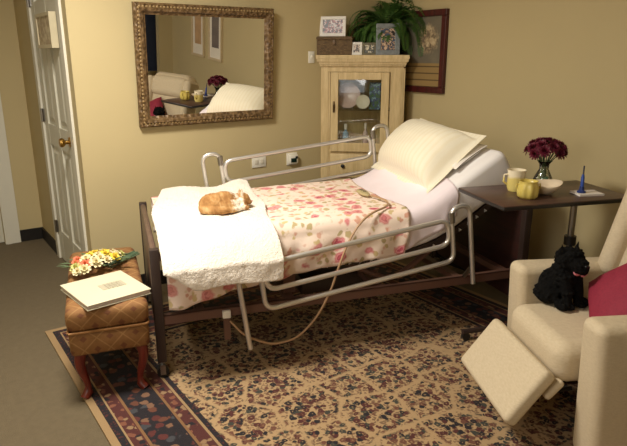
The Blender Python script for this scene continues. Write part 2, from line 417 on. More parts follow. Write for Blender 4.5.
# two framed prints further along the right wall, seen in the mirror
M['pale_frame'] = plain('pale_frame', (206, 186, 150), .5)
M['mat_board'] = plain('mat_board', (232, 224, 208), .8)
for (yy, z0, hh, lab, ca, cb) in ((.20, 1.07, .62, 'framed print with warm lower glow seen in mirror, left one of the pair', (196, 160, 120), (168, 120, 84)), (.66, 1.07, .62, 'framed print with dark building seen in mirror, right one of the pair', (120, 110, 104), (84, 70, 62))):
    t = thing('framed_print', lab, 'picture', (XR, yy, z0), 0, 'framed prints reflected in the mirror')
    frame4(MB(), -.17, .17, 0, hh, .025, .025, -.001).build('frame', M['pale_frame'], t, smooth=False)
    mt = box_obj('mat_board', (-.013, -.147, .023), (-.006, .147, hh - .023), M['mat_board'], t)
    box_obj('print', (-.016, -.085, .14), (-.012, .085, hh - .1), plain('print_ink', ca, .5, var=.4, scale=9), t)

# ------------------------------------------------------------------ corner cabinet
Mc = Matrix.Translation((2.724, 3.322, 0)) @ Matrix.Rotation(-PI / 4, 4, 'Z')
def cabw(x, y, z=0): return Mc @ V(x, y, z)
M['pine'] = wood('pickled_pine', (190, 164, 112), (220, 196, 146), 2, 5, .5)
M['pine_in'] = wood('pickled_pine_inside', (120, 98, 64), (146, 122, 82), 2, 5, .6)
M['cab_glass'] = glass('cabinet_glass', (.93, .95, .93), .03)
cab = thing('corner_cabinet', 'tall pale pine corner curio cabinet with a glass door', 'cabinet', tuple(Mc.translation), -PI / 4); cab.scale = (1.07, 1, 1)
mb = MB()
bod = [(-.262, .03), (.285, .03), (.285, .20), (.100, .385), (-.262, .034)]
inn = lambda p, k: p
# carcass: base box, back panels, stiles, rails
mb.prism([(-.255, .032), (.28, .032), (.28, .198), (.100, .38), (-.25, .042)], .0, .78)
def slab(a, b, t, z0, z1):
    a = Vector((*a, 0)); b = Vector((*b, 0)); n = (b - a).normalized().cross(V(0, 0, 1)) * t
    mb.prism([(a.x, a.y), (b.x, b.y), ((b + n).x, (b + n).y), ((a + n).x, (a + n).y)], z0, z1)
slab((-.25, .040), (.100, .382), -.012, .78, 1.36); slab((.100, .382), (.283, .2), -.012, .78, 1.36); slab((.283, .2), (.283, .035), -.012, .78, 1.36)
mb.span((-.262, .028, .0), (-.20, .05, 1.36)); mb.span((.20, .028, .0), (.285, .05, 1.36)); mb.span((-.20, .028, 1.335), (.20, .05, 1.36))
mb.span((-.20, .029, .0), (.20, .05, .56)); mb.span((-.20, .028, .755), (.20, .05, .78))
mb.prism([(-.25, .04), (.28, .04), (.28, .198), (.100, .375), (-.24, .046)], 1.345, 1.36)
for x in (-.262, .222): mb.span((x + .012, .022, .03), (x + .05, .030, 1.34))
mb.build('carcass', M['pine'], cab, smooth=False)
# crown: stacked mouldings
mb = MB()
for (g, z0, z1) in ((.0, 1.355, 1.372), (.010, 1.372, 1.386), (.016, 1.386, 1.404), (.028, 1.404, 1.424), (.034, 1.424, 1.450)):
    mb.prism([(-.262 - g * .9, .03 - g), (.285 + g, .03 - g), (.285 + g, .19 - g * .3), (.100, .386), (-.262 - g * .9, .036 - g * .75)], z0, z1)
for i in range(30):
    x = -.262 + (i + .5) * .547 / 30; mb.box((x, .016, 1.378), (.010, .012, .010))
mb.build('crown', M['pine'], cab, smooth=False)
dr = MB()
x0, x1, z0, z1, t = -.195, .195, .768, 1.333, .052
dr.span((x0, .008, z0), (x0 + t, .028, z1)); dr.span((x1 - t, .008, z0), (x1, .028, z1)); dr.span((x0 + t, .008, z0), (x1 - t, .028, z0 + .065)); dr.span((x0 + t, .008, z1 - t), (x1 - t, .028, z1))
dr = dr.build('door', M['pine'], cab, smooth=False, bevel=.003)
box_obj('glass_pane', (x0 + t - .004, .016, z0 + .06), (x1 - t + .004, .019, z1 - t + .004), M['cab_glass'], dr)
MB().span((-.178, .001, 1.05), (-.164, .008, 1.13), .003).tube([(-.171, -.014, 1.07), (-.171, -.014, 1.11)], .005, 8).tube([(-.171, .002, 1.09), (-.171, -.014, 1.09)], .004, 8).build('handle', plain('aged_brass', (96, 78, 50), .4, .8), dr)
dw = MB().span((x0, .010, .575), (x1, .028, .75), .004).build('drawer', M['pine'], cab)
for x in (-.105, .105): MB().lathe([(.0, .026), (.012, .024), (.014, .016), (.006, .008), (.006, 0)], n=12, M4=Matrix.Translation((x, .010, .663)) @ Matrix.Rotation(PI / 2, 4, 'X')).build('knob', M['black_plastic'], dw)
MB().prism([(-.19, .052), (.265, .052), (.265, .19), (.1, .36), (-.17, .09)], 1.062, 1.070).build('shelf', M['cab_glass'], cab, smooth=False)
# things inside the cabinet
def on_cab(x, y, z): return tuple(cabw(x, y, z))
q = NT('rose_plate'); gx, gy, gz = q.sep(q.coord())[:3]
M['rose_china'] = q.fin(q.mix(q.noise(q.coord(), 60, 3), s2l((176, 140, 134)), s2l((214, 186, 176))), .3)
M['white_china'] = plain('white_china', (226, 216, 196), .25, var=.05)
def up_plate(name, r, x, y, z, mat, label, tilt=14):
    t = thing(name, label, 'plate', on_cab(x, y, z), -PI / 4)
    m4 = Matrix.Translation((0, .0, r)) @ Matrix.Rotation(R(90 - tilt), 4, 'X')
    MB().lathe([(0, 0), (r * .6, 0), (r * .66, .006), (r, .016), (r, .019), (r * .62, .009), (0, .004)], n=32, M4=m4).build('plate', mat, t)
    st = MB(); st.tube([(-r * .4, -.02, .004), (-r * .4, .03, .004), (-r * .4, .04, r * .9)], .003, 6); st.tube([(r * .4, -.02, .004), (r * .4, .03, .004), (r * .4, .04, r * .9)], .003, 6); st.tube([(-r * .4, .03, .004), (r * .4, .03, .004)], .003, 6)
    st.build('plate_stand', M['steel'], t); return t
up_plate('display_plate', .092, -.095, .12, 1.0705, M['rose_china'], 'dusty pink plate standing upright on the upper cabinet shelf')
up_plate('saucer', .05, .02, .085, 1.0705, M['white_china'], 'small scalloped white dish standing at middle of upper cabinet shelf')
q = NT('box_print'); f = q.noise(q.coord(), 28, 2); M['bluebox'] = q.fin(q.ramp(f, [(.36, s2l((46, 92, 60))), (.46, s2l((40, 66, 112))), (.56, s2l((120, 156, 170))), (.64, s2l((60, 110, 64)))], 'CONSTANT'), .5)
MBt = MB().box((0, 0, .095), (.085, .03, .19), None, .003).build('gift_box', M['bluebox'], top=True, M4=Mc @ Matrix.Translation((.105, .10, 1.0705)) @ Matrix.Rotation(R(-12), 4, 'Z'))
tag(MBt, 'upright blue and green printed box on the upper cabinet shelf', 'box')
def bottle(name, label, x, y, z, h, r, rgb, cap):
    t = thing(name, label, 'bottle', on_cab(x, y, z))
    MB().lathe([(0, 0), (r, 0), (r, h * .55), (r * .85, h * .66), (r * .4, h * .72), (r * .4, h * .8)], n=16).build('body', plain('bottle_' + name, rgb, .3), t)
    MB().lathe([(r * .5, h * .78), (r * .5, h), (0, h)], n=14).build('cap', plain('cap_' + name, cap, .4), t)
bottle('lotion_bottle', 'blue bottle with white cap on the lower cabinet shelf', -.105, .09,   .7805, .18, .024, (104, 148, 176), (222, 216, 204))
bottle('perfume_bottle', 'slim pale pink bottle on the lower cabinet shelf', .042, .09, .7805, .19, .02, (206, 178, 168), (226, 214, 200))
bottle('brown_jar', 'short dark brown jar on the lower cabinet shelf', .095, .10, .7805, .08, .026, (48, 38, 30), (70, 54, 36))
# on top of the cabinet
TZ = 1.4505
q = NT('wicker'); co = q.coord(); ch = q.n('ShaderNodeTexBrick'); q.put(ch.inputs['Vector'], q.mapping(co, (1, 1, 1), (PI / 2, 0, 0)))
ch.inputs['Scale'].default_value = 30; ch.inputs['Color1'].default_value = (*s2l((122, 98, 66)), 1); ch.inputs['Color2'].default_value = (*s2l((92, 72, 48)), 1); ch.inputs['Mortar'].default_value = (*s2l((60, 46, 30)), 1)
q.bump(q.noise(co, 90, 2), .5, .004); M['wicker'] = q.fin(ch.outputs[0], .8)
Mw = Mc @ Matrix.Translation((-.165, .068, TZ))
wb = thing('wicker_chest', 'small brown wicker chest on cabinet top below white photo frame', 'box', on_cab(-.185, .055, TZ), -PI / 4)
MB().prism([(-.125, -.05), (.125, -.05), (.125, .05), (.02, .09), (-.02, .06)], .0, .10).build('body', M['wicker'], wb, bevel=.004)
MB().prism([(-.128, -.053), (.128, -.053), (.128, .053), (.02, .092), (-.02, .062)], .101, .125).build('lid', M['wicker'], wb, bevel=.005)
MB().box((0, -.056, .085), (.02, .008, .03), None, .002).build('clasp', plain('wood_clasp', (110, 84, 54), .5), wb)
def photo(rgbs):
    q = NT('snapshot'); c = q.noise(q.coord(), 45, 2)
    return q.fin(q.ramp(c, [(0, s2l(rgbs[0])), (.44, s2l(rgbs[2])), (.50, s2l(rgbs[1])), (.58, s2l(rgbs[3]))], 'CONSTANT'), .35)
def photo_frame(label, loc, rz, w, h, b, fmat, pmat, tilt=12):
    t = thing('framed_photo', label, 'photo frame', loc, rz)
    rm = Matrix.Rotation(R(-tilt), 4, 'X')
    mb = MB(); d = .014
    for a, c in (((-w / 2, 0, 0), (w / 2, d, b)), ((-w / 2, 0, h - b), (w / 2, d, h)), ((-w / 2, 0, b), (-w / 2 + b, d, h - b)), ((w / 2 - b, 0, b), (w / 2, d, h - b))): mb.span(a, c)
    mb.build('frame', fmat, t, M4=rm, smooth=False, bevel=.002)
    box_c = MB().span((-w / 2 + b * .9, .004, b * .9), (w / 2 - b * .9, .010, h - b * .9)).build('photo', pmat, t, M4=rm)
    MB().add([], []) if False else None
    e = MB(); e.add([(-.015, d, h * .75), (.015, d, h * .75), (.015, h * .28, .003 + h * .06), (-.015, h * .28, .003 + h * .06), (-.015, d + .003, h * .75), (.015, d + .003, h * .75), (.015, h * .28 + .004, .004 + h * .06), (-.015, h * .28 + .004, .004 + h * .06)], [[0, 1, 2, 3], [7, 6, 5, 4], [0, 4, 5, 1], [1, 5, 6, 2], [2, 6, 7, 3], [3, 7, 4, 0]])
    e.build('easel_back', M['black_plastic'], t, M4=rm, smooth=False)
    return t
M['white_frame'] = plain('white_frame_paint', (226, 222, 212), .45)
M['pewter'] = plain('pewter_frame', (128, 134, 136), .4, .5, var=.4, scale=60, bump=.5, bscale=80)
photo_frame('white framed family photo standing on the wicker chest', on_cab(-.20, .02, TZ + .1255), -PI / 4 + R(-3), .185, .135, .022, M['white_frame'], photo(((40, 34, 40), (196, 190, 190), (150, 60, 50), (70, 50, 44))), 6)
photo_frame('ornate silver framed portrait leaning by the fern, tallest on cabinet', on_cab(.19, .015, TZ), -PI / 4 + R(6), .165, .215, .034, M['pewter'], photo(((70, 84, 104), (214, 186, 160), (120, 92, 74), (52, 42, 38))), 12)
photo_frame('tiny white photo frame on cabinet front edge, left of the two small ones', on_cab(-.028, .01, TZ), -PI / 4, .078, .088, .018, M['white_frame'], photo(((60, 50, 46), (208, 190, 170), (150, 130, 110), (110, 80, 66))), 10)
photo_frame('tiny dark photo frame on cabinet between silver frame and tiny white one', on_cab(.062, .015, TZ), -PI / 4, .10, .085, .016, plain('dark_gilt_frame', (92, 84, 52), .5), photo(((50, 54, 44), (210, 200, 170), (130, 116, 90), (70, 66, 50))), 10)
# fern
M['fern'] = plain('fern_leaf', (66, 100, 38), .6, var=.5, scale=18)
M['terracotta'] = plain('planter_ceramic', (84, 60, 42), .6)
fern = thing('boston_fern', 'bushy green fern in a pot spilling over cabinet top', 'plant', on_cab(.165, .205, TZ), 0)
pot = MB().lathe([(0, 0), (.07, 0), (.095, .15), (.1, .15), (.1, .165), (.088, .165), (.085, .14), (0, .14)], n=24).build('pot', M['terracotta'], fern)
MB().lathe([(0, .139), (.084, .1405), (0, .1415)], n=16).build('soil', plain('potting_soil', (40, 30, 22), .95), pot)
rng = random.Random(11)
lim_r = XR - .03; lim_b = YB - .03
base_w = Vector(on_cab(.165, .205, TZ))
for i in range(84):
    # direction of the frond in world space
    ang = rng.uniform(0, 2 * PI); L = rng.uniform(.40, .60); lift = rng.uniform(.5, 1.4)
    L *= 1 - .6 * sstep(.4, .95, math.cos(ang - R(225)))
    L *= 1 - .28 * sstep(.2, .9, math.cos(ang - R(135)))
    dirv = V(math.cos(ang), math.sin(ang), 0)
    pts = []; p = V(0, 0, .14); el = lift; step = L / 14
    drop = rng.uniform(2.0, 3.4)
    for k in range(15):
        pts.append(p.copy())
        p = p + (dirv * math.cos(el) + V(0, 0, math.sin(el))) * step
        el -= drop / 14 * (.4 + k / 10)
        el = max(el, -1.45)
        w = base_w + p
        if w.x > lim_r: p.x = lim_r - base_w.x
        if w.y > lim_b: p.y = lim_b - base_w.y
        wl = Mc.inverted() @ (base_w + p)
        if wl.y > -.03 and -.34 < wl.x < .34 and p.z < .05: p.z = .05
    mb = MB(); mb.tube(pts, .0018, 4, radii=[.0024 * (1 - k / 18) for k in range(15)])
    for k in range(1, 15):
        t = (pts[min(k + 1, 14)] - pts[k - 1]).normalized(); side = t.cross(V(0, 0, 1))
        if side.length < .1: side = t.cross(dirv.cross(V(0, 0, 1)))
        side.normalize(); nn = side.cross(t)
        for h_ in (0, .5):
            c = pts[k] + t * step * h_
            ll = .045 * math.sin(PI * min(1, (k + h_ + 1.5) / 17)) + .008
            for sgn in (-1, 1):
                tip = c + side * sgn * ll + t * ll * .35 - nn * 0 - V(0, 0, ll * .25)
                wdt = t * .0075
                mid_ = c + (tip - c) * .45
                o = len(mb.v)
                mb.add([c, mid_ + wdt, tip, mid_ - wdt * .8], [[0, 1, 2, 3]])
    # keep leaflets clear of the walls
    for n_, pv in enumerate(mb.v):
        if base_w.x + pv.x > XR - .01: pv.x = XR - .01 - base_w.x
        if base_w.y + pv.y > YB - .01: pv.y = YB - .01 - base_w.y
    mb.build('frond', M['fern'], fern, smooth=False)

# ------------------------------------------------------------------ hospital bed
BT = R(16.5); BO = V(.835, 2.385, 0)
MBED = Matrix.Translation(BO) @ Matrix.Rotation(-BT, 4, 'Z')
bed = thing('hospital_bed', 'adjustable hospital bed with brown frame and tubular chrome side rails', 'bed', tuple(BO), -BT)
BW = .93; ZB = .319
# foot and head ends
fb = MB().span((-.025, 0.03, .22), (.005, BW - .03, .63), .012).build('footboard', M['board_wood'], bed)
for v in (.0, BW - .035): MB().span((-.03, v, .09), (.012, v + .04, .635), .004).build('footboard_post', M['bed_dark'], fb)
hb = MB().span((1.925, 0.03, .12), (1.955, BW - .03, .70), .012).build('headboard', M['head_wood'], bed)
for v in (.0, BW - .035): MB().span((1.92, v, .09), (1.962, v + .04, .70), .004).build('headboard_post', M['bed_dark'], hb)
for s in (-.009, 1.941):
    for v in (.02, BW - .015):
        c = MB(); c.tube([(s, v, .052), (s, v, .1)], .01, 8)
        c.span((s - .012, v - .022, .03), (s + .012, v - .017, .075)); c.span((s - .012, v + .017, .03), (s + .012, v + .022, .075)); c.span((s - .012, v - .022, .07), (s + .012, v + .022, .078))
        c = c.build('caster', M['steel'], bed)
        MB().tube([(s, v - .014, .039), (s, v + .014, .039)], .0275, 18).build('wheel', M['black_plastic'], c)
# base frame rails
for v in (.008, BW - .033):
    MB().span((.012, v, ZB - .045), (1.92, v + .006, ZB)).span((.012, v, ZB - .006), (1.92, v + .03, ZB)).build('side_rail', M['bed_brown'], bed, smooth=False)
for s in (.18, .62, 1.1, 1.55, 1.85): MB().span((s - .02, .02, ZB - .04), (s + .02, BW - .02, ZB - .008)).build('cross_bar', M['bed_brown'], bed, smooth=False)
# mattress line: top curve as a function of length along it
L0, LA, TH = 1.13, .26, R(32)
def topc(l):
    s, z, a0 = .05, .655, .02
    if l <= L0: return s + l * math.cos(a0), z + l * math.sin(a0), a0
    s += L0 * math.cos(a0); z += L0 * math.sin(a0)
    n = 24; ll = min(l - L0, LA)
    for i in range(n):
        a = lerp(a0, TH, (i + .5) / n * ll / LA); s += ll / n * math.cos(a); z += ll / n * math.sin(a)
    if l <= L0 + LA: return s, z, lerp(a0, TH, ll / LA)
    k = l - L0 - LA; return s + k * math.cos(TH), z + k * math.sin(TH), TH
def lay(l, v, off):      # point on the mattress top at length l, raised by off
    s, z, a = topc(l); return V(s - math.sin(a) * off, v, z + math.cos(a) * off)
MT = .20; LEN = 1.815; VN, VF = .05, .90
# deck (spring base) follows the underside
def strip(name, l0, l1, v0, v1, o0, o1, mat, n=14):
    mb = MB(); pts = []
    for i in range(n + 1):
        l = lerp(l0, l1, i / n); pts.append([lay(l, v0, o0), lay(l, v1, o0), lay(l, v1, o1), lay(l, v0, o1)])
    vs = [p for r in pts for p in r]; fs = [[0, 1, 2, 3], [4 * n + 3, 4 * n + 2, 4 * n + 1, 4 * n]]
    for i in range(n):
        for j in range(4): fs.append([4 * i + j, 4 * i + (j + 1) % 4, 4 * (i + 1) + (j + 1) % 4, 4 * (i + 1) + j])
    mb.add(vs, fs); return mb.build(name, mat, bed, angle=35)
deck = strip('deck', .0, LEN - .04, .09, VF - .04, -MT - .014, -MT - .003, M['deck_olive'])
strip('deck_rail', .0, LEN - .02, .058, .085, -MT - .034, -MT - .003, M['bed_dark'])
strip('deck_rail', .0, LEN - .02, VF - .04, VF - .012, -MT - .034, -MT - .003, M['bed_dark'])
for i in range(30):
    l = .06 + i * .058; a = lay(l, .045, -MT - .02); b = lay(l + .02, .10, -MT - .03)
    pts = [a.lerp(b, k / 18) + V(0, .0, .007 * math.sin(k * PI / 1.5)) + V(.007 * math.cos(k * PI / 1.5), 0, 0) for k in range(19)]
    MB().tube(pts, .0034, 5).build('spring', M['chrome'], bed)
# lift struts
for v in (.10, BW - .14):
    MB().span((.60, v, ZB - .005), (.66, v + .02, .43)).build('support_post', M['bed_brown'], bed)
    d0 = lay(1.56, v, -MT - .03)
    MB().tube([(1.22, v + .01, ZB), (d0.x, v + .01, d0.z)], .017, 6).build('lift_strut', M['bed_brown'], bed)
    d1 = lay(.95, v, -MT - .03)
    MB().tube([(1.16, v + .01, ZB), (d1.x - .1, v + .01, d1.z)], .015, 6).build('lift_strut', M['bed_brown'], bed)
MB().span((.75, .30, .20), (1.15, .5, .30), .02).build('drive_motor', M['bed_dark'], bed)
MB().tube([(.1, .42, .27), (.75, .42, .25)], .014, 8).build('drive_shaft', M['steel'], bed)
MB().span((.275, -.012, .272), (.313, .008, .309), .003).build('control_socket', M['white_plastic'], bed)
MB().span((.28, -.004, .16), (.31, .02, .272)).build('rail_bracket', M['bed_brown'], bed)
# telescoping side rails
def side_rail(v, so, zo, tilt, out):
    r = .0125
    def P(p, q, dv=0.): return V(so + p * math.cos(tilt) - q * math.sin(tilt), v + dv, zo + p * math.sin(tilt) + q * math.cos(tilt))
    L = .955
    def path(pq, rad): return fillet([P(*a) for a in pq], rad, 8)
    root = MB().tube(path([(L * .5, 0), (L, 0), (L, -.132), (0, -.132), (0, 0), (L * .5, 0)], .055), r, 10, cap=False).build('guard_rail', M['chrome'], bed)
    # lower bar sweeping up into the two end arches
    q0 = -.225
    path_ = [(-.125, -.40), (-.125, .055), (-.02, .055), (-.02, q0), (L + .02, q0), (L + .02, .055), (L + .125, .055), (L + .125, -.38)]
    MB().tube(fillet([P(*a, .0 if i not in (0, 1, 6, 7) else 0) for i, a in enumerate(path_)], .0515, 10), r, 10).build('rail_loop', M['chrome'], root)
    for p in (-.02, L + .02):
        MB().tube([P(p, -.02), P(p, .035)], .0165, 10).build('rail_collar', M['steel'], root)
    for p in (-.125, L + .125):
        a = P(p, -.30); b = V(a.x, .03 if out < 0 else BW - .03, ZB - .02)
        MB().tube([a, V(a.x, a.y - out * .02, a.z), b], .011, 8).build('rail_mount', M['steel'], root)
side_rail(-.055, .462, .535, R(7.6), -1)
side_rail(BW + .035, .478, .838, R(6.7), 1)

# mattress
def ring_mesh(l0, l1, n, v0, v1, t, rad, endround=.03):
    mb = MB(); rings = []
    prof = []
    for (cx_, cy_, a0) in ((v1 - rad, -rad, 0), (v0 + rad, -rad, PI / 2), (v0 + rad, -t + rad, PI), (v1 - rad, -t + rad, 1.5 * PI)):
        for k in range(6):
            a = a0 + PI / 2 * k / 5; prof.append((cx_ + rad * math.cos(a), cy_ + rad * math.sin(a)))
    m = len(prof); cv, ct = (v0 + v1) / 2, -t / 2
    ls = []
    for k in range(5): ls.append((l0 + endround * (1 - math.cos(PI / 2 * k / 4)), 1 - endround * (1 - math.sin(PI / 2 * k / 4)) / (t / 2)))
    for i in range(1, n): ls.append((lerp(l0 + endround, l1 - endround, i / n), 1))
    for k in range(5): ls.append((l1 - endround * (1 - math.sin(PI / 2 * k / 4)), 1 - endround * (1 - math.cos(PI / 2 * k / 4)) / (t / 2)))
    for l, sc in ls:
        for (pv, pt) in prof:
            inset = (1 - sc) * t / 2
            vv = pv + (inset if pv < cv else -inset); tt = pt + (inset if pt < ct else -inset)
            mb.v.append(lay(l, vv, tt))
    k = len(ls)
    for i in range(k - 1):
        for j in range(m): mb.f.append([i * m + j, i * m + (j + 1) % m, (i + 1) * m + (j + 1) % m, (i + 1) * m + j])
    mb.f.append(list(range(m))); mb.f.append([(k - 1) * m + j for j in range(m)])
    return mb
mat_o = ring_mesh(0, LEN, 40, VN, VF, MT, .035).build('mattress', M['mattress'], top=True, M4=MBED, angle=60)
tag(mat_o, 'white covered mattress on the hospital bed with raised head section', 'mattress')

# cloth draped over the mattress
def drape(l_of, hem_near, hem_far, off, nu, nv, wr, thick, rad=.045, out=.0, ramp=.06):
    """u along the bed, v across: hang near -> top -> hang far"""
    mb = MB()
    Wt = VF - VN
    def fn(u, w):
        hn, hf = hem_near(u), hem_far(u)
        R_ = rad + off; qa = PI / 2 * R_
        tot = hn + qa + (Wt - 2 * rad) + qa + hf
        a = w * tot
        l = l_of(u, w)
        nx = noise.noise((l * 7, a * 7, off * 100)); n2 = noise.noise((l * 19, a * 19, off * 90 + 5))
        bumpn = wr * (nx + .45 * n2)
        v0 = VN - off; v1 = VF + off
        BL = .235
        if out > .05 and a < hn + BL:      # slopes out over the side rail, then hangs straight
            vo = v0 - out
            if a < hn:
                p = lay(l, vo, off - .13); p.z -= hn - a; p.y += bumpn
            else:
                t = 1 - (a - hn) / BL
                p = lay(l, (1 - t) ** 2 * (VN + .07) + 2 * t * (1 - t) * (VN - .05) + t * t * vo, off - 2 * t * (1 - t) * .005 - t * t * .13 + bumpn * .6)
        elif out > .05 and a < tot - hf - qa:
            p = lay(l, lerp(VN + .07, v1 - R_, (a - hn - BL) / (tot - hf - qa - hn - BL)), off + max(-.003, bumpn))
        elif a < hn:
            d = (hn - a); k = min(1, d / ramp)
            p = lay(l, v0 - out * (1 - (1 - k) ** 2), off - R_); p.z -= d
            p.y -= (bumpn * .9 + .006 * math.sin(l * 38 + nx * 2.5)) * k * 1.2 if out or wr else 0
            p.y = min(p.y, v0 - .001)
        elif a < hn + qa:
            t = (a - hn) / R_; p = lay(l, v0 + R_ - R_ * math.cos(t), off - R_ + R_ * math.sin(t)) + V(0, 0, max(0, bumpn) * math.sin(t))
        elif a < hn + qa + Wt - 2 * rad:
            p = lay(l, v0 + R_ + (a - hn - qa), off + max(-.003, bumpn))
        elif a < tot - hf:
            t = (a - (tot - hf - qa)) / R_; p = lay(l, v1 - R_ + R_ * math.sin(t), off - R_ + R_ * math.cos(t))
        else:
            d = a - (tot - hf); p = lay(l, v1, off - R_); p.z -= d
        fn.uv = (l, a)
        return p
    o = len(mb.v)
    for i in range(nu + 1):
        for j in range(nv + 1):
            mb.v.append(fn(i / nu, j / nv)); mb.uv[len(mb.v) - 1] = fn.uv
    for i in range(nu):
        for j in range(nv):
            a = i * (nv + 1) + j; mb.f.append([a, a + 1, a + nv + 2, a + nv + 1])
    return mb
def solid(o, t):
    m = o.modifiers.new('s', 'SOLIDIFY'); m.thickness = t; m.offset = 0; return o
sh = drape(lambda u, w: lerp(1.02, 1.52 - .05 * sstep(.3, 0, w), u), lambda u: lerp(.17, .10, u) + .012 * math.sin(u * 9), lambda u: .14, .007, 40, 70, .006, .003, out=.004)
tag(solid(sh.build('flat_sheet', M['sheet'], top=True, M4=MBED, angle=180), .003), 'pinkish white flat sheet folded back between quilt and pillow', 'sheet')
# floral quilt
q = NT('floral_quilt'); uvc = q.coord('UV')
wn = q.n('ShaderNodeVectorMath', operation='SCALE'); q.put(wn.inputs[0], q.noise(uvc, 22, 2, .5, 'Color')); wn.inputs[3].default_value = .05
ad = q.n('ShaderNodeVectorMath', operation='ADD'); q.put(ad.inputs[0], uvc); q.put(ad.inputs[1], wn.outputs[0]); w_ = ad.outputs[0]
base = q.mix(q.noise(uvc, 5, 2), s2l((238, 212, 196)), s2l((244, 226, 206)))
vl = q.n('ShaderNodeTexVoronoi'); q.put(vl.inputs['Vector'], w_); vl.inputs['Scale'].default_value = 27; vl.inputs['Randomness'].default_value = 1.
lr = q.sep(vl.outputs['Color'])[0]
leaf = q.math('MULTIPLY', q.math('SUBTRACT', 1., q.step(vl.outputs['Distance'], .40, .08)), q.math('GREATER_THAN', lr, .25))
lcol = q.ramp(lr, [(.25, s2l((196, 170, 104))), (.5, s2l((204, 140, 112))), (.66, s2l((164, 146, 84))), (.84, s2l((214, 160, 134)))], 'CONSTANT')
c1 = q.mix(q.math('MULTIPLY', leaf, .8), base, lcol)
vr = q.n('ShaderNodeTexVoronoi'); q.put(vr.inputs['Vector'], w_); vr.inputs['Scale'].default_value = 11.5; vr.inputs['Randomness'].default_value = .8
rr = q.sep(vr.outputs['Color'])[1]
rose = q.math('MULTIPLY', q.math('SUBTRACT', 1., q.step(vr.outputs['Distance'], .36, .06)), q.math('GREATER_THAN', rr, .42))
rdist = q.math('ADD', vr.outputs['Distance'], q.math('MULTIPLY', q.math('SUBTRACT', q.noise(uvc, 60, 2), .5), .22))
rc = q.ramp(rdist, [(.0, s2l((150, 40, 62))), (.10, s2l((206, 104, 116))), (.17, s2l((172, 58, 78))), (.22, s2l((224, 150, 150))), (.32, s2l((206, 116, 118)))])
pal = q.ramp(rr, [(.0, (0, 0, 0)), (.55, (.45, .45, .45)), (.72, (.95, .95, .95))], 'CONSTANT')
rc = q.mix(pal, q.mix(.5, rc, s2l((226, 170, 150))), rc)
c2 = q.mix(rose, c1, rc)
q.bump(q.noise(uvc, 14, 3), .35, .01)
M['quilt'] = q.fin(c2, .85)
def quilt_hem(u):
    l = u * 1.2; h = lerp(.265, .215, sstep(0, .3, l)) if l < .3 else lerp(.215, .145, (l - .3) / .9)
    return h + .010 * abs(math.sin(l * PI / .15)) - .005 + .012 * math.sin(l * 5 + 1)
qo = drape(lambda u, w: -.012 + u * (1.20 + .02 * math.sin(w * 9) - .03 * sstep(.25, 0, w)), quilt_hem, lambda u: .16, .016, 90, 100, .008, .01, out=.016)
tag(solid(qo.build('floral_quilt', M['quilt'], top=True, M4=MBED, angle=180), .008), 'pink rose patterned cream quilt spread over the bed', 'quilt')
# white fur throw over the foot
q = NT('white_fur'); co = q.coord(); f1 = q.noise(co, 70, 3, .7); f2 = q.noise(co, 8, 2)
q.bump(q.math('ADD', f1, q.math('MULTIPLY', q.noise(co, 220, 2), .5)), .7, .012)
M['fur'] = q.fin(q.mix(q.math('MULTIPLY', q.math('ADD', f1, f2), .5), s2l((240, 226, 208)), s2l((252, 244, 230))), .95, Sheen_Weight=.3)
def fur_hem(u):
    l = lerp(-.015, .53, u)
    return lerp(.004, .085, sstep(-.01, .15, l)) + .006 * math.sin(l * 17)
def fur_l(u, w): return lerp(-.035 + .10 * sstep(.45, .9, w), .485 + .05 * sstep(.2, .5, w) + .03 * sstep(.6, 1, w) + .008 * math.sin(w * 14), u)
fo = drape(fur_l, fur_hem, lambda u: .12, .032, 120, 220, .008, .02, rad=.045, out=.125, ramp=.11)
rg = random.Random(3)
for i, p in enumerate(fo.v):
    nn = noise.noise(p * 60) * .003 + noise.noise(p * 150) * .0035 + (noise.noise(p * 5 + V(9, 2, 1)) * .014)
    s = p.x
    edge = sstep(.10, .0, s) * .02
    wt_ = sstep(-.02, .10, p.y)
    p.z += max(-.006, nn) * wt_ - edge * sstep(.2, 0, abs(p.y - .45) - .4) * .5
    p.y -= (noise.noise(V(p.x * 6, p.z * 9, 3)) * .012 + abs(nn) * .4) * (1 - wt_)
    # plump roll at the far foot corner
    p.z += .030 * math.exp(-((s - .17) / .12) ** 2 - ((p.y - .84) / .16) ** 2) + .034 * math.exp(-((s - .54) / .09) ** 2 - ((p.y - .88) / .12) ** 2)
fob = fo.build('fur_throw', M['fur'], top=True, M4=MBED, angle=180); solid(fob, .02).modifiers[-1].offset = 0
tag(fob, 'fluffy white fur throw over the foot of the bed', 'blanket')

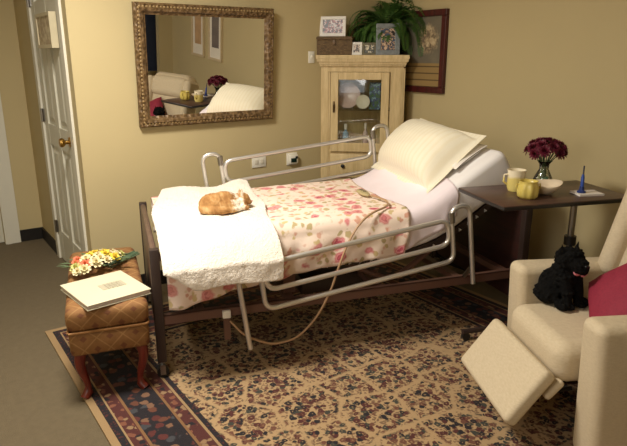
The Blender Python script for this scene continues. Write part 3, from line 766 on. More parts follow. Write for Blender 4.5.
# pillows
def pillow(w, h, t, flange, n=36, corner=.10, seed=1, wr=.004, flat=1.0):
    mb = MB()
    def pos(u, v, sgn):
        a, b = u * 2 - 1, v * 2 - 1
        ax, by = abs(a), abs(b)
        fx = 1 + flange / (w / 2); fy = 1 + flange / (h / 2)
        px, py = a * fx, b * fy     # 1 == seam
        k = max(0, (1 - min(1, abs(px)) ** 2.6)) * max(0, (1 - min(1, abs(py)) ** 2.6))
        z = t / 2 * k ** .42
        pull = 1 - corner * (ax * by) ** 2 * .0 - .05 * (by ** 2) * (1 - ax ** 2) * 0
        x = w / 2 * px * (1 - .05 * (1 - by ** 2) * ax ** 4); y = h / 2 * py * (1 - .06 * (1 - ax ** 2) * by ** 4)
        nz = noise.noise((x * 11 + seed, y * 11, seed)) * wr + noise.noise((x * 26 + seed, y * 26, seed)) * wr * .5
        return V(x, y, (sgn if sgn > 0 else -flat) * max(z, .0025) + nz * (1 if sgn > 0 else .5) * (.3 + .7 * (k > .02)) + (.012 * noise.noise((x * 6, y * 6, seed + 3)) if k <= .02 and flange else 0))
    mb.grid(lambda u, v: pos(u, v, 1), n, n, lambda u, v: (u * w, v * h)); mb.grid(lambda u, v: pos(u, v, -1), n, n, lambda u, v: (u * w, v * h), True)
    bm = bmesh.new(); vl = [bm.verts.new(p) for p in mb.v]
    for f in mb.f: bm.faces.new([vl[i] for i in f])
    return mb
q = NT('cream_pillowcase'); uvc = q.coord('UV'); ux, uy, uz = q.sep(uvc)[:3]
stp = q.math('SINE', q.math('MULTIPLY', ux, 210.0)); q.bump(q.math('ADD', q.math('MULTIPLY', stp, .10), q.noise(uvc, 20, 3)), .22, .006)
M['pillow_cream'] = q.fin(q.mix(q.step(stp, .3, .5), s2l((242, 234, 210)), s2l((238, 228, 200))), .7, Sheen_Weight=.2)
def bed_mat(center, sdir_tilt, roll=0, yawd=0):
    # local x -> across bed (v), local y -> up the slope, local z -> out of the slope
    t = sdir_tilt
    ex = V(0, -1, 0); ey = V(math.cos(t), 0, math.sin(t)); ez = ex.cross(ey)
    m = Matrix((ex, ey, ez)).transposed().to_4x4(); m.translation = center
    return MBED @ m @ Matrix.Rotation(yawd, 4, 'Z')
wp = pillow(.56, .22, .06, .0, seed=5)
c = lay(1.665, .42, .032)
tag(wp.build('bed_pillow', M['pillow_white'], top=True, M4=bed_mat(c, TH, 0, R(2)), angle=180), 'plain white pillow tucked under the cream pillow', 'pillow')
cp = pillow(.68, .37, .33, .04, seed=2, flat=.24)
c = V(1.575, .525, .895)
tag(cp.build('bed_pillow', M['pillow_cream'], top=True, M4=bed_mat(c, R(43), 0, R(-2)), angle=180), 'plump cream striped pillow with wide flange at bed head', 'pillow')

# bed remote with its cord
M['remote'] = plain('remote_beige', (178, 162, 118), .45)
rem = thing('bed_remote', 'beige bed hand control lying on the sheet with its hanging cord', 'remote control', tuple(MBED @ V(1.2, .38, .70)), -BT)
def rb(p): return V(p[0] - 1.2, p[1] - .38, p[2] - .70)
mb = MB()
for k in range(1): mb.ell(rb((1.15, .415, .716)), (.026, .075, .014), sub=3)
hs = mb.build('handset', M['remote'], rem)
for i in range(3): MB().box(rb((1.148, .39 + i * .025, .730)), (.018, .012, .004), None, .0015).build('button', plain('remote_button', (120, 112, 90), .5), hs)
cpts = [(1.165, .345, .715), (1.185, .27, .716), (1.19, .20, .716), (1.165, .13, .715), (1.12, .085, .712), (1.05, .045, .706), (.985, .012, .685), (.93, -.010, .64), (.88, -.02, .56), (.835, -.026, .45), (.795, -.03, .346), (.729, -.03, .229), (.64, -.03, .142), (.56, -.03, .118), (.48, -.03, .125), (.372, -.028, .185), (.30, -.016, .27)]
sm = []
for i in range(len(cpts) - 1):
    p0, p1, p2, p3 = [Vector(cpts[max(0, min(len(cpts) - 1, i + k))]) for k in (-1, 0, 1, 2)]
    for k in range(6):
        t = k / 6; sm.append(.5 * ((2 * p1) + (p2 - p0) * t + (2 * p0 - 5 * p1 + 4 * p2 - p3) * t * t + (3 * p1 - p0 - 3 * p2 + p3) * t ** 3))
MB().tube([rb(p) for p in sm], .0055, 8).build('cord', plain('cord_tan', (176, 140, 104), .5), rem)

# ------------------------------------------------------------------ cat curled asleep on the throw
q = NT('ginger_fur'); co = q.coord(); wvn = q.noise(q.mapping(co, (1, 1, 1)), 22, 3, .6)
gx, gy, gz = q.sep(co)[:3]
strp = q.noise(q.mapping(co, (40, 14, 20)), 1.0, 2)
ging = q.ramp(strp, [(.35, s2l((150, 104, 54))), (.55, s2l((180, 134, 80))), (.7, s2l((200, 164, 114)))])
wht = q.step(q.math('ADD', q.math('MULTIPLY', q.math('SUBTRACT', wvn, .5), .7), q.math('SUBTRACT', .115, q.math('MULTIPLY', q.math('ABSOLUTE', q.math('SUBTRACT', gx, .058)), 5.0))), .02, .06)
q.bump(q.noise(co, 240, 2), .5, .006)
M['ginger'] = q.fin(q.mix(wht, ging, s2l((246, 234, 214))), .9)
zc = .705
cat = thing('cat', 'ginger and white cat curled up asleep on the white fur throw', 'cat', tuple(MBED @ V(.365, .335, zc)), R(-12))
mb = MB()
mb.ell((-.055, .0, .035), (.075, .072, .052), sub=3); mb.ell((.0, .012, .04), (.075, .06, .05), sub=3); mb.ell((-.015, -.035, .028), (.085, .045, .036), sub=3)
mb.ell((.055, .012, .036), (.045, .046, .04), sub=3)      # chest / shoulder
mb.ell((.094, .0, .042), (.036, .038, .035), sub=3)      # head
mb.ell((.122, -.014, .030), (.016, .018, .014), sub=2)      # muzzle
tl = [( -.11, .02, .02), (-.12, -.03, .018), (-.09, -.07, .016), (-.03, -.082, .015), (.03, -.074, .014), (.06, -.06, .012)]
mb.tube(tl, .017, 8, radii=[.02, .02, .019, .018, .016, .011]); mb.ell((.06, -.06, .012), (.012, .012, .012))
mb.tube([(.04, -.02, .018), (.075, -.045, .013), (.10, -.045, .012)], .015, 8); mb.ell((.1, -.045, .012), (.016, .014, .012))
mb.tube([(-.03, -.06, .02), (.02, -.068, .013)], .016, 8)
body = mb.build('body', M['ginger'], cat); remesh(body, .004, 5, (.006, .012))
for sy in (-.012, .024):
    e = MB(); c0 = V(.088, sy * 1.15, .070)
    e.add([c0 + V(-.010, -.012, -.002), c0 + V(.010, -.010, -.002), c0 + V(.006, .012, -.002), c0 + V(-.010, .010, -.004), c0 + V(-.004, (.004 if sy > 0 else -.004), .034)], [[0, 1, 4], [1, 2, 4], [2, 3, 4], [3, 0, 4], [3, 2, 1, 0]])
    e.build('ear', M['ginger'], cat)
MB().ell((.138, -.016, .034), (.004, .004, .003)).build('nose', plain('cat_nose', (176, 110, 96), .5), cat)

# ------------------------------------------------------------------ overbed table
TBZ = .82
M['walnut'] = wood('walnut_laminate', (56, 38, 32), (88, 60, 50), 0, 5, .35)
tb_rot = R(-20.0); TBC = V(2.481, 1.622, 0)
tb = thing('overbed_table', 'dark walnut overbed table on a chrome post beside bed head', 'table', tuple(TBC), tb_rot)
tw, td = .685, .405
tt_ = MB().span((-tw / 2, -td / 2, TBZ - .022), (tw / 2, td / 2, TBZ), .004).build('table_top', M['walnut'], tb)
MB().span((-tw / 2 - .001, -td / 2 - .002, TBZ - .020), (tw / 2 + .001, td / 2 + .002, TBZ - .004), .002).build('edge_band', M['black_plastic'], tt_)
px_, py_ = .175, -.005
MB().tube([(px_, py_, .50), (px_, py_, TBZ - .022)], .016, 14).build('upper_post', M['steel'], tb)
MB().tube([(px_, py_, .06), (px_, py_, .52)], .022, 14).build('lower_post', M['chrome'], tb)
MB().tube([(px_, py_, .545), (px_, py_, .59)], .029, 14).build('collar', M['black_plastic'], tb)
MB().span((px_ - .16, py_ - .05, TBZ - .045), (px_ + .07, py_ + .05, TBZ - .022), .004).build('top_bracket', M['bed_dark'], tb)
bs = MB(); bs.tube(fillet([(-.30, -.115, .062), (px_ + .03, -.115, .062), (px_ + .03, .135, .062), (-.30, .135, .062)], .05), .014, 8)
bs.build('base', M['bed_dark'], tb)
for (x, y) in ((-.28, -.115), (-.28, .135), (px_ - .0, -.115), (px_ - .0, .135)):
    c = MB().tube([(x, y, .03), (x, y, .06)], .007, 8).build('caster', M['steel'], tb)
    MB().tube([(x, y - .011, .0345), (x, y + .011, .0345)], .022, 14).build('wheel', M['black_plastic'], c)
MB().tube([(px_, py_, .062), (px_ + .03, py_, .062)], .02, 8).build('base_bracket', M['bed_dark'], tb)
# yellow jar
M['yellow'] = NT('yellow_ceramic'); q = M['yellow']; M['yellow'] = q.fin(q.mix(q.noise(q.coord(), 30, 2), s2l((196, 172, 70)), s2l((222, 204, 120))), .3)
jar = thing('candle_jar', 'yellow fluted jar on the overbed table in front of cream cup', 'jar', (2.312, 1.595, TBZ + .0005), R(-35))
mb = MB(); n = 48; prof = [(.0, 0), (.036, 0), (.045, .012), (.048, .035), (.045, .06), (.040, .072), (.043, .080), (.039, .080), (.036, .06), (.0, .055)]
vs = []; fs = []
for r_, z_ in prof:
    for j in range(n):
        a = 2 * PI * j / n; k = 1 + (.07 * math.cos(a * 8) if .008 < z_ < .07 and r_ > .036 else 0); vs.append((r_ * k * math.cos(a), r_ * k * math.sin(a), z_))
for i in range(len(prof) - 1):
    for j in range(n): fs.append([i * n + j, i * n + (j + 1) % n, (i + 1) * n + (j + 1) % n, (i + 1) * n + j])
mb.add(vs, fs); mb.build('body', M['yellow'], jar, angle=80)
for sg in (-1, 1): MB().tube([(sg * .043, 0, .062), (sg * .054, 0, .066), (sg * .055, 0, .05), (sg * .046, 0, .04)], .004, 6).build('handle', M['yellow'], jar)
cup = thing('cream_cup', 'tall cream cup with yellow glaze behind the yellow jar', 'cup', (2.395, 1.722, TBZ + .0005), R(-35))
q = NT('cream_glaze'); gz = q.sep(q.coord())[2]; M['creamcup'] = q.fin(q.mix(q.step(q.math('ADD', gz, q.math('MULTIPLY', q.noise(q.coord(), 40, 2), .02)), .078, .006), s2l((226, 206, 122)), s2l((238, 226, 196))), .3)
MB().lathe([(0, 0), (.034, 0), (.042, .02), (.041, .085), (.044, .102), (.040, .102), (.037, .085), (.036, .02), (0, .012)], n=28).build('body', M['creamcup'], cup)
MB().tube([(-.040, 0, .08), (-.058, 0, .078), (-.060, 0, .045), (-.041, 0, .03)], .005, 8).build('handle', M['creamcup'], cup)
# bowl
bowl = thing('shell_bowl', 'oval cream porcelain bowl on the overbed table', 'bowl', (2.448, 1.600, TBZ + .004), R(-35)); bowl.rotation_euler = (R(7), 0, R(-35)); bowl.scale = (.92, .92, .95)
mb = MB(); n = 40; vs = []; fs = []
prof = [(.0, .004), (.035, 0), (.045, .006), (.068, .026), (.084, .050), (.081, .051), (.064, .027), (.04, .012), (.0, .010)]
for r_, z_ in prof:
    for j in range(n):
        a = 2 * PI * j / n; vs.append((r_ * math.cos(a) * 1.0, r_ * math.sin(a) * .78, z_ + (.012 * math.cos(a) ** 2 * (r_ / .084) ** 2)))
for i in range(len(prof) - 1):
    for j in range(n): fs.append([i * n + j, i * n + (j + 1) % n, (i + 1) * n + (j + 1) % n, (i + 1) * n + j])
mb.add(vs, fs); mb.build('body', plain('porcelain_cream', (222, 204, 176), .25, var=.04), bowl, angle=180)
# notepad and pen
pad = thing('notepad', 'white notepad lying at the right end of overbed table', 'notepad', (2.605, 1.478, TBZ + .0005), R(-28))
box_obj('pages', (-.06, -.042, 0), (.06, .042, .009), plain('paper', (226, 218, 208), .8), pad)
box_obj('binding', (-.062, .036, -.0), (.062, .044, .0105), plain('pad_binding', (200, 188, 180), .6), pad)
pen = thing('blue_pen', 'blue pen standing upright in its base on the notepad', 'pen', (2.578, 1.492, TBZ + .0100))
MB().lathe([(0, 0), (.020, 0), (.020, .006), (.012, .012), (.010, .03), (0, .03)], n=16).build('base', plain('blue_pen_base', (34, 52, 110), .35), pen)
MB().tube([(0, 0, .025), (.003, .003, .07), (.005, .004, .085)], .006, 10, radii=[.008, .008, .005]).build('barrel', plain('blue_pen_barrel', (40, 74, 156), .3), pen)
MB().tube([(.005, .004, .085), (.008, .006, .125)], .0035, 8).build('tip', plain('dark_pen_tip', (40, 42, 60), .4), pen)
# vase with dark red carnations
M['vase_glass'] = glass('vase_glass', (.94, .98, .95), .02, .3)
VP = V(2.60, 1.715, TBZ + .0005)
vz = thing('glass_vase', 'clear green tinted glass vase of red flowers on overbed table', 'vase', tuple(VP))
MB().lathe([(0, 0), (.034, 0), (.044, .015), (.046, .035), (.034, .062), (.022, .085), (.024, .11), (.036, .125), (.034, .125), (.021, .108), (.019, .085), (.031, .062), (.042, .035), (.040, .016), (0, .006)], n=28).build('vase_body', M['vase_glass'], vz)
M['stem'] = plain('stem_green', (58, 84, 50), .6)
lf = MB(); rg = random.Random(5)
for i in range(6):
    a = rg.uniform(0, 2 * PI); c = V(math.cos(a) * .022, math.sin(a) * .022, rg.uniform(.014, .04)); lf.ell(c, (.016, .008, .011), Matrix.Rotation(a, 3, 'Z'))
lf.build('greenery', plain('vase_leaf', (64, 108, 84), .5), vz)
M['bloom'] = plain('dark_red_petal', (98, 18, 40), .6, var=.45, scale=40)
def ruffle(mb, c, r, layers, rg, nrm):
    nrm = nrm.normalized(); ax = nrm.orthogonal().normalized(); ay = nrm.cross(ax)
    for L_ in range(layers):
        k = L_ / max(1, layers - 1); np_ = 5 + L_ * 2; el = lerp(1.35, .05, k); rr = r * lerp(.55, 1., k)
        off = rg.uniform(0, 6)
        for j in range(np_):
            a = off + 2 * PI * j / np_; d = ax * math.cos(a) + ay * math.sin(a); sd = nrm.cross(d)
            dirp = d * math.cos(el) + nrm * math.sin(el)
            wid = rr * 1.9 / np_ * 2.1
            b0 = c + d * r * .08; m0 = c + dirp * rr * .6; t0 = c + dirp * rr + nrm * rg.uniform(-.1, .12) * r
            mb.add([b0, m0 + sd * wid * .5, t0 + sd * wid * .42 + nrm * r * .06, t0 - nrm * r * .05, t0 - sd * wid * .42 + nrm * r * .06, m0 - sd * wid * .5], [[0, 1, 2, 3], [0, 3, 4, 5]])
rg = random.Random(21)
nfl = 19
for i in range(nfl):
    yy = 1 - (i + .5) / nfl * 1.12; rr_ = math.sqrt(max(0, 1 - yy * yy)); a = i * 2.39996
    d = V(math.cos(a) * rr_, math.sin(a) * rr_, yy)
    tip = V(0, 0, .170) + V(d.x * .082, d.y * .082, d.z * .052)
    t = thing('carnation', 'dark red carnation in the glass vase on the overbed table', 'flower', tuple(VP), 0, 'dark red carnations in the vase')
    mb = MB(); nrm = V(d.x, d.y, d.z + .25); ruffle(mb, tip, .032, 4, rg, nrm); mb.build('bloom', M['bloom'], t, angle=180)
    a2 = a; foot = V(math.cos(a2) * .012, math.sin(a2) * .012, .02); neck = V(math.cos(a2) * .010, math.sin(a2) * .010, .10)
    MB().tube([foot, neck, neck.lerp(tip, .6) + V(0, 0, .01), tip], .0022, 5).build('stem', M['stem'], t)

# ------------------------------------------------------------------ upholstered stool
q = NT('diamond_brocade'); gx, gy, gz = q.sep(q.coord())[:3]
hx = q.math('ADD', gx, gy) ; zz = q.math('MULTIPLY', gz, 1.0)
# diamonds: use (x+ y) for the top, (x, z) for the front, via geometry of local coords
pa = q.math('ADD', q.math('ADD', gx, gz), gy); pb = q.math('SUBTRACT', gx, q.math('ADD', gz, gy))
def tri(p, s): return q.math('ABSOLUTE', q.math('SUBTRACT', q.math('FRACT', q.math('MULTIPLY', p, s)), .5))
la = tri(pa, 9.5); lb = tri(pb, 9.5)
line = q.math('SUBTRACT', 1., q.step(q.math('MINIMUM', la, lb), .035, .02))
ctr = q.step(q.math('MINIMUM', la, lb), .36, .03)
basec = q.mix(q.noise(q.coord(), 60, 3), s2l((118, 80, 40)), s2l((148, 104, 58)))
c1 = q.mix(q.math('MULTIPLY', line, .6), basec, s2l((170, 130, 80)))
c1 = q.mix(q.math('MULTIPLY', ctr, .8), c1, s2l((104, 58, 34)))
q.bump(q.noise(q.coord(), 200, 2), .3, .003)
M['brocade'] = q.fin(c1, .8)
M['cherry'] = wood('cherry_leg', (84, 28, 22), (128, 48, 34), 2, 6, .3)
SX0, SX1, SY0, SY1 = .44, .79, 2.40, 3.10
stl = thing('footstool', 'golden brown diamond patterned upholstered bench on cherry wood legs', 'stool', (.702, 2.757, 0), R(-14.7))
hw, hl = .162, .41
MB().span((-hw, -hl, .225), (hw, hl, .335), .02).build('apron', M['brocade'], stl, angle=60)
MB().box((0, 0, .3875), (hw * 2 + .012, hl * 2 + .012, .105), None, .035, 4).build('cushion', M['brocade'], stl, angle=60)
MB().tube(fillet([(-hw, -hl, .336), (hw, -hl, .336), (hw, hl, .336), (-hw, hl, .336), (-hw, -hl, .336)], .02), .006, 6, cap=False).build('piping', plain('piping_gold', (150, 104, 54), .7), stl)
for sx in (-1, 1):
    for sy in (-1, 1):
        pts = []; rad = []
        for k in range(11):
            t = k / 10; z = .23 * (1 - t) + .0115
            bulge = .018 * math.sin(PI * t * 1.0) * (1 - t) * 2 - .012 * math.sin(PI * t) * t * 2 + (.012 * (t > .92))
            x = sx * (hw - .045 + bulge); y = sy * (hl - .045 + bulge)
            pts.append((x, y, z if k < 10 else .0115)); rad.append(lerp(.026, .013, min(1, t * 1.25)) + (.007 if t > .88 else 0))
        MB().tube(pts, .02, 12, radii=rad).build('leg', M['cherry'], stl)
# album on the stool
STZ = .4405
alb = thing('photo_album', 'large cream album with a small title plate lying on the stool', 'album', (.640, 2.520, STZ), R(7))
aw, ah = .285, .26
q = NT('album_cover'); M['album'] = q.fin(q.mix(q.noise(q.coord(), 6, 2), s2l((204, 196, 166)), s2l((212, 205, 178))), .5)
mbp = Matrix.Rotation(R(0), 4, 'Z')
def quad_slab(name, pts, z0, z1, mat, par, bev=.002):
    return MB().prism(pts, z0, z1).build(name, mat, par, bevel=bev)
cor = [(-.142, -.155), (.142, -.155), (.142, .155), (-.142, .155)]
quad_slab('back_cover', cor, 0, .004, M['album'], alb); quad_slab('pages', [(x * .97, y * .97) for x, y in cor], .004, .020, plain('album_pages', (206, 190, 176), .8), alb)
cv = quad_slab('front_cover', cor, .020, .024, M['album'], alb)
q = NT('title_plate'); gx, gy, gz = q.sep(q.coord())[:3]
lines = q.math('GREATER_THAN', q.math('FRACT', q.math('MULTIPLY', gy, 62.)), .55)
ins = q.math('MULTIPLY', q.math('LESS_THAN', q.math('ABSOLUTE', q.math('SUBTRACT', gx, .035)), .036), q.math('GREATER_THAN', q.noise(q.coord(), 150, 1), .42))
M['title'] = q.fin(q.mix(q.math('MULTIPLY', q.math('MULTIPLY', lines, ins), .7), s2l((180, 172, 148)), s2l((96, 88, 74))), .5)
box_obj('title_plate', (-.022, -.035, .0242), (.085, .03, .0255), M['title'], cv)
# tied bouquet on the stool
bq = thing('flower_bouquet', 'bouquet of yellow, white and coral flowers lying on the stool', 'bouquet', (.700, 2.825, STZ), R(22)); bq.scale = (1.08, 1.08, 1.0)
rg = random.Random(17)
YEL, WHI, COR, LIM = [plain(n_, c_, .6, var=.2, scale=50) for n_, c_ in (('petal_yellow', (232, 206, 74)), ('petal_white', (226, 214, 168)), ('petal_coral', (222, 118, 84)), ('petal_lime', (196, 196, 120)))]
spots = [(-.02, .03, YEL), (.035, -.005, YEL), (.055, .02, YEL), (-.055, .01, WHI), (-.015, -.03, WHI), (.02, .045, YEL), (.09, .01, WHI), (.075, -.03, WHI), (-.095, .03, COR), (-.085, -.02, COR), (-.05, -.045, WHI), (-.12, 0, LIM), (-.11, -.045, WHI), (.0, -.055, WHI), (.045, -.05, YEL), (-.07, .05, COR), (.105, -.02, LIM), (-.135, -.03, WHI), (.0, .0, WHI), (.06, .05, WHI)]
for (x, y, m_) in spots:
    mb = MB(); z_ = .05 * (1 - (x / .17) ** 2) * (1 - (y / .12) ** 2) + .012; c = V(x, y * 1.1, z_ + .012)
    ruffle(mb, c, rg.uniform(.022, .030), 3, rg, V(x * 3, y * 4 - .15, .55)); fl = mb.build('bloom', m_, bq, angle=180)
    MB().ell(c + V(0, 0, .006), (.006, .006, .005), sub=1).build('flower_centre', plain('centre', (170, 130, 50), .7), fl)
M['bq_leaf'] = plain('bouquet_leaf', (72, 88, 52), .6, var=.3)
for i in range(30):
    a = rg.uniform(0, 2 * PI); r0 = rg.uniform(.01, .08); c = V(math.cos(a) * r0 * 1.4 - .01, math.sin(a) * r0, .02 + rg.uniform(0, .035)); d = V(math.cos(a) * 1.2, math.sin(a), .25).normalized(); sd = d.cross(V(0, 0, 1)).normalized()
    mb = MB(); L_ = rg.uniform(.05, .085)
    mb.add([c, c + d * L_ * .5 + sd * .011 + V(0, 0, .006), c + d * L_, c + d * L_ * .5 - sd * .011 + V(0, 0, .006), c + d * L_ * .5 + V(0, 0, .0)], [[0, 1, 4], [1, 2, 4], [2, 3, 4], [3, 0, 4]]); mb.build('leaf', M['bq_leaf'], bq)
for i in range(7):
    y0 = (i - 3) * .007; MB().tube([(.02, y0 * 2.5, .012 + .003 * (i % 3)), (.10, y0 * 1.4, .012 + .004 * (i % 2)), (.23, y0 + .02, .010 + .004 * (i % 3))], .0035, 6).build('stem', plain('bouquet_stem', (84, 104, 76), .6), bq)

# ------------------------------------------------------------------ recliner
q = NT('oatmeal_upholstery'); co = q.coord(); f1 = q.noise(q.mapping(co, (60, 60, 190)), 1, 3, .6); f2 = q.noise(co, 160, 2)
q.bump(q.math('ADD', f1, f2), .3, .003)
M['oat'] = q.fin(q.mix(f1, s2l((188, 170, 138)), s2l((214, 198, 168))), .85)
F = V(-.88, .476, 0).normalized(); rc_rot = math.atan2(F.y, F.x)
RC = V(1.962, 1.222, 0)
rec = thing('recliner', 'oatmeal fabric recliner armchair with its footrest partly raised', 'armchair', tuple(RC), rc_rot)
def soft(name, c, s, bev, rot=None, par=None, sub=0, mat=None):
    o = MB().box(c, s, rot, bev, 5).build(name, mat or M['oat'], par or rec, angle=180); o.modifiers.new('w', 'WEIGHTED_NORMAL').weight = 100; return o
AH = .58
for sg in (1, -1):
    y = sg * .295
    mb = MB(); bm = bmesh.new(); bmesh.ops.create_cube(bm, size=1)
    for w_ in bm.verts:
        x = -.40 + w_.co.x * .80; z = (w_.co.z + .5); 
        w_.co = Vector((x + (.0 if w_.co.x < 0 else -.03 * (1 - z)), y + w_.co.y * (.15 - .02 * z), .03 + z * (AH - .03)))
    bmesh.ops.bevel(bm, geom=list(bm.edges), offset=.036, segments=5, affect='EDGES', profile=.5)
    mb.bm(bm); mb.build('arm', M['oat'], rec, angle=180).modifiers.new('w', 'WEIGHTED_NORMAL').weight = 100
soft('seat', (-.20, 0, .36), (.50, .43, .165), .06)
soft('seat_deck', (-.45, 0, .21), (.46, .43, .2), .02)
rear = Matrix.Rotation(R(-15), 3, 'Y')
soft('backrest', (-.535, 0, .65), (.20, .48, .66), .075, rear)
soft('headrest', (-.535, 0, .84), (.18, .46, .22), .07, rear, mat=None)
for sg in (1, -1): soft('back_wing', (-.505, sg * .245, .72), (.20, .09, .42), .04, rear)
# footrest panel: top edge F=.10 z=.345, bottom F=.225 z=.18
ta = V(.083, 0, .335); tb2 = V(.213, 0, .16); dvec = (tb2 - ta); ang = math.atan2(-dvec.z, dvec.x)
fr_ = soft('footrest', tuple((ta + tb2) / 2), (dvec.length + .03, .47, .058), .02, Matrix.Rotation(ang, 3, 'Y'))
mb = MB(); mb.box((.045, -.0, .265), (.09, .43, .03), Matrix.Rotation(R(48), 3, 'Y'), .014, 4); mb.build('footrest_flap', M['oat'], rec, angle=180)
for sg in (1, -1):
    MB().tube([(-.05, sg * .16, .24), (.10, sg * .16, .22), (.16, sg * .16, .235)], .009, 6).build('footrest_arm', M['black_plastic'], rec)
for sg in (1, -1):
    for x in (-.07, -.70): MB().span((x - .03, sg * .295 - .03, .0115), (x + .03, sg * .295 + .03, .035)).build('foot', M['black_plastic'], rec)
# crimson cushion
q = NT('crimson_cotton'); co = q.coord(); q.bump(q.noise(co, 25, 3), .3, .006)
M['crimson'] = q.fin(q.mix(q.noise(co, 120, 2), s2l((120, 22, 44)), s2l((150, 36, 60))), .75)
MR = Matrix.Translation(RC) @ Matrix.Rotation(rc_rot, 4, 'Z')
cu = pillow(.34, .34, .13, 0, seed=9)
mcu = MR @ Matrix.Translation((-.285, .085, .555)) @ Matrix.Rotation(R(52), 4, 'Y') @ Matrix.Rotation(R(52), 4, 'Z')
tag(cu.build('throw_cushion', M['crimson'], top=True, M4=mcu, angle=180), 'plain crimson cushion leaning against the recliner back', 'cushion')

# ------------------------------------------------------------------ black plush dog on the seat
q = NT('black_fur'); co = q.coord(); q.bump(q.noise(co, 120, 3, .7), .8, .01)
M['blackfur'] = q.fin(q.mix(q.noise(co, 60, 3), (.002, .002, .002), (.008, .0075, .007)), .95, Specular_IOR_Level=.12)
DG = V(2.180, 1.298, .444)
dog = thing('plush_dog', 'shaggy black toy terrier with pink bow sitting on the recliner', 'toy dog', tuple(DG), R(-100)); dog.scale = (.88, .88, .86)
mb = MB()   # faces local +x
mb.ell((-.03, 0, .085), (.085, .082, .085), sub=3); mb.ell((.01, 0, .14), (.065, .066, .085), sub=3)       # haunch, chest
mb.ell((-.02, .07, .05), (.065, .04, .05), sub=3); mb.ell((-.02, -.07, .05), (.065, .04, .05), sub=3)         # thighs
mb.ell((.075, .07, .02), (.04, .024, .02), sub=2); mb.ell((.075, -.07, .02), (.04, .024, .02), sub=2)        # hind paws
for sg in (-1, 1):
    mb.tube([(.045, sg * .034, .15), (.07, sg * .035, .08), (.078, sg * .035, .018)], .024, 8, radii=[.032, .025, .022]); mb.ell((.088, sg * .035, .016), (.032, .024, .016), sub=2)
mb.ell((.03, 0, .235), (.062, .058, .055), sub=3); mb.ell((.085, 0, .222), (.042, .036, .03), sub=3); mb.ell((.1, 0, .205), (.026, .03, .028), sub=2)
mb.ell((.04, 0, .268), (.045, .045, .02), sub=2)
mb.tube([(-.10, 0, .06), (-.135, 0, .10), (-.135, 0, .14)], .018, 8, radii=[.024, .02, .012])
rg = random.Random(8)
vs0 = [p.copy() for p in mb.v]
for i in range(900):        # shaggy tufts
    p = vs0[rg.randrange(len(vs0))]; c0 = V(-.01, 0, .1) if p.z < .19 else V(.04, 0, .235)
    d = (p - c0).normalized() + V(rg.uniform(-.4, .4), rg.uniform(-.4, .4), rg.uniform(-.7, .1)); d.normalize()
    if p.z < .03: continue
    mb.tube([p - d * .012, p + d * .008, p + d * rg.uniform(.006, .013)], .006, 5, radii=[.009, .006, .0025])
bd = mb.build('body', M['blackfur'], dog); remesh(bd, .0042, 1)
for sg in (-1, 1):
    e = MB(); c0 = V(.02, sg * .042, .275)
    e.add([c0 + V(-.016, 0, -.008), c0 + V(.018, 0, -.008), c0 + V(0, sg * .02, -.01), c0 + V(0, -sg * .012, -.008), c0 + V(.004, sg * .012, .04)], [[0, 2, 4], [2, 1, 4], [1, 3, 4], [3, 0, 4], [0, 3, 1, 2]]); e.build('ear', M['blackfur'], dog)
    MB().ell((.083, sg * .024, .246), (.006, .006, .006)).build('eye', plain('dog_eye', (18, 14, 12), .1), dog)
MB().ell((.127, 0, .226), (.010, .012, .009)).build('nose', plain('dog_nose', (20, 18, 18), .2), dog)
M['pink'] = plain('pink_ribbon', (214, 130, 140), .5)
bw = MB()
for sg in (-1, 1): bw.ell((.088, sg * .024 + .014, .176 - sg * .006), (.011, .022, .013), Matrix.Rotation(R(sg * 18), 3, 'X'))
bw.ell((.089, .014, .176), (.008, .008, .008)); bw.build('bow', M['pink'], dog)

# ------------------------------------------------------------------ wardrobe coat and ceiling lights
cm = plain('navy_wool', (40, 48, 66), .9)
coat = thing('hanging_coat', 'dark navy coat hanging in the closet, seen in the mirror', 'coat', (2.94, -.98, 0))
mb = MB()
vs = []; 
for (z_, a, b) in ((.75, .13, .08), (1.0, .125, .075), (1.4, .12, .07), (1.62, .115, .07), (1.72, .09, .06), (1.76, .03, .03)):
    for j in range(20):
        an = 2 * PI * j / 20; vs.append((a * math.cos(an) * (1 + .06 * math.cos(an * 5)), b * math.sin(an), z_))
fs = [[i * 20 + j, i * 20 + (j + 1) % 20, (i + 1) * 20 + (j + 1) % 20, (i + 1) * 20 + j] for i in range(5) for j in range(20)]
mb.add(vs, fs + [list(range(20)), [100 + j for j in range(20)]]); mb.build('coat_body', cm, coat)
for sg in (-1, 1): MB().tube([(sg * .09, 0, 1.66), (sg * .13, .02, 1.4), (sg * .13, .03, 1.08)], .04, 10).build('sleeve', cm, coat)
MB().tube([(0, 0, 1.75), (0, 0, 1.84), (.0, .02, 1.87), (0, .0, 1.885)], .003, 6).build('hanger_hook', M['steel'], coat)
rod = MB().tube([(2.0, -.98, 1.89), (XR, -.98, 1.89)], .012, 10).build('closet_rod', M['steel'], top=True); tag(rod, 'steel closet rod carrying the navy coat', 'rod')

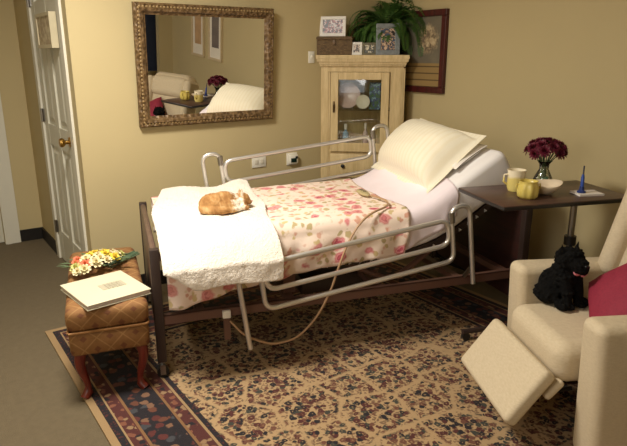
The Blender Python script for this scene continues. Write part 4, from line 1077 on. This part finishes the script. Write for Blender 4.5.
em = NT('lamp_diffuser'); em.fin((.9, .88, .8), .4, 0, Emission_Color=(1., .88, .70, 1.), Emission_Strength=3.0); M['lampglow'] = em.m
def ceil_lamp(x, y, label):
    t = thing('ceiling_light', label, 'ceiling light', (x, y, ZC))
    MB().lathe([(0, -.001), (.18, -.001), (.18, -.02), (.165, -.02)], n=32).build('base', M['white_plastic'], t)
    MB().lathe([(.165, -.02), (.16, -.05), (.12, -.08), (.0, -.095)], n=32).build('diffuser', M['lampglow'], t)
def area(name, loc, size, power, col, aim=None, shape='DISK', sy=None):
    l = bpy.data.lights.new(name, 'AREA'); l.shape = shape; l.size = size; l.energy = power; l.color = col
    if sy: l.size_y = sy
    o = bpy.data.objects.new(name, l); COL.objects.link(o); o.location = loc
    d = (Vector(aim) - Vector(loc)) if aim else V(0, 0, -1)
    o.rotation_euler = d.to_track_quat('-Z', 'Y').to_euler(); return o
ceil_lamp(.5, 2.3, 'round white flush ceiling light above the foot of the bed')
area('ceiling_lamp_light', (.5, 2.3, ZC - .10), .55, 69, (1., .945, .85))
# window shape added on the unseen left wall only to give fill light
fill_panel = struct(bpy.data.objects.new('fill_panel_1', None)); COL.objects.link(fill_panel); fill_panel.location = (XL, .6, 1.5)
mb = MB()
for a, b in (((0, -.55, -.65), (.02, .55, -.6)), ((0, -.55, .6), (.02, .55, .65)), ((0, -.55, -.65), (.02, -.5, .65)), ((0, .5, -.65), (.02, .55, .65)), ((0, -.02, -.6), (.018, .02, .6)), ((0, -.5, -.02), (.018, .5, .02))): mb.span(a, b)
mb.build('fill_panel_frame', M['white_trim'], fill_panel, smooth=False)
sk = NT('fill_panel_glow'); sk.fin((.8, .85, .9), .2, 0, Emission_Color=(.80, .90, 1., 1.), Emission_Strength=1.2)  # added glow standing in for a source on that wall
box_obj('fill_panel_pane', (.001, -.5, -.6), (.006, .5, .6), sk.m, fill_panel)
area('fill_light', (XL + .06, .6, 1.5), 1.0, 20, (1., .94, .90), (XL + 2, .9, 1.0), 'RECTANGLE', 1.2)  # added fill lamp, no known source

w_ = bpy.data.worlds.new('world'); scene.world = w_; w_.use_nodes = True
w_.node_tree.nodes['Background'].inputs[0].default_value = (.9, .85, .75, 1); w_.node_tree.nodes['Background'].inputs[1].default_value = .05
vs_ = scene.view_settings
scene.display_settings.display_device = 'sRGB'
vs_.view_transform = 'Standard'; vs_.look = 'None'; vs_.gamma = 1; vs_.exposure = 0.0; vs_.use_curve_mapping = False
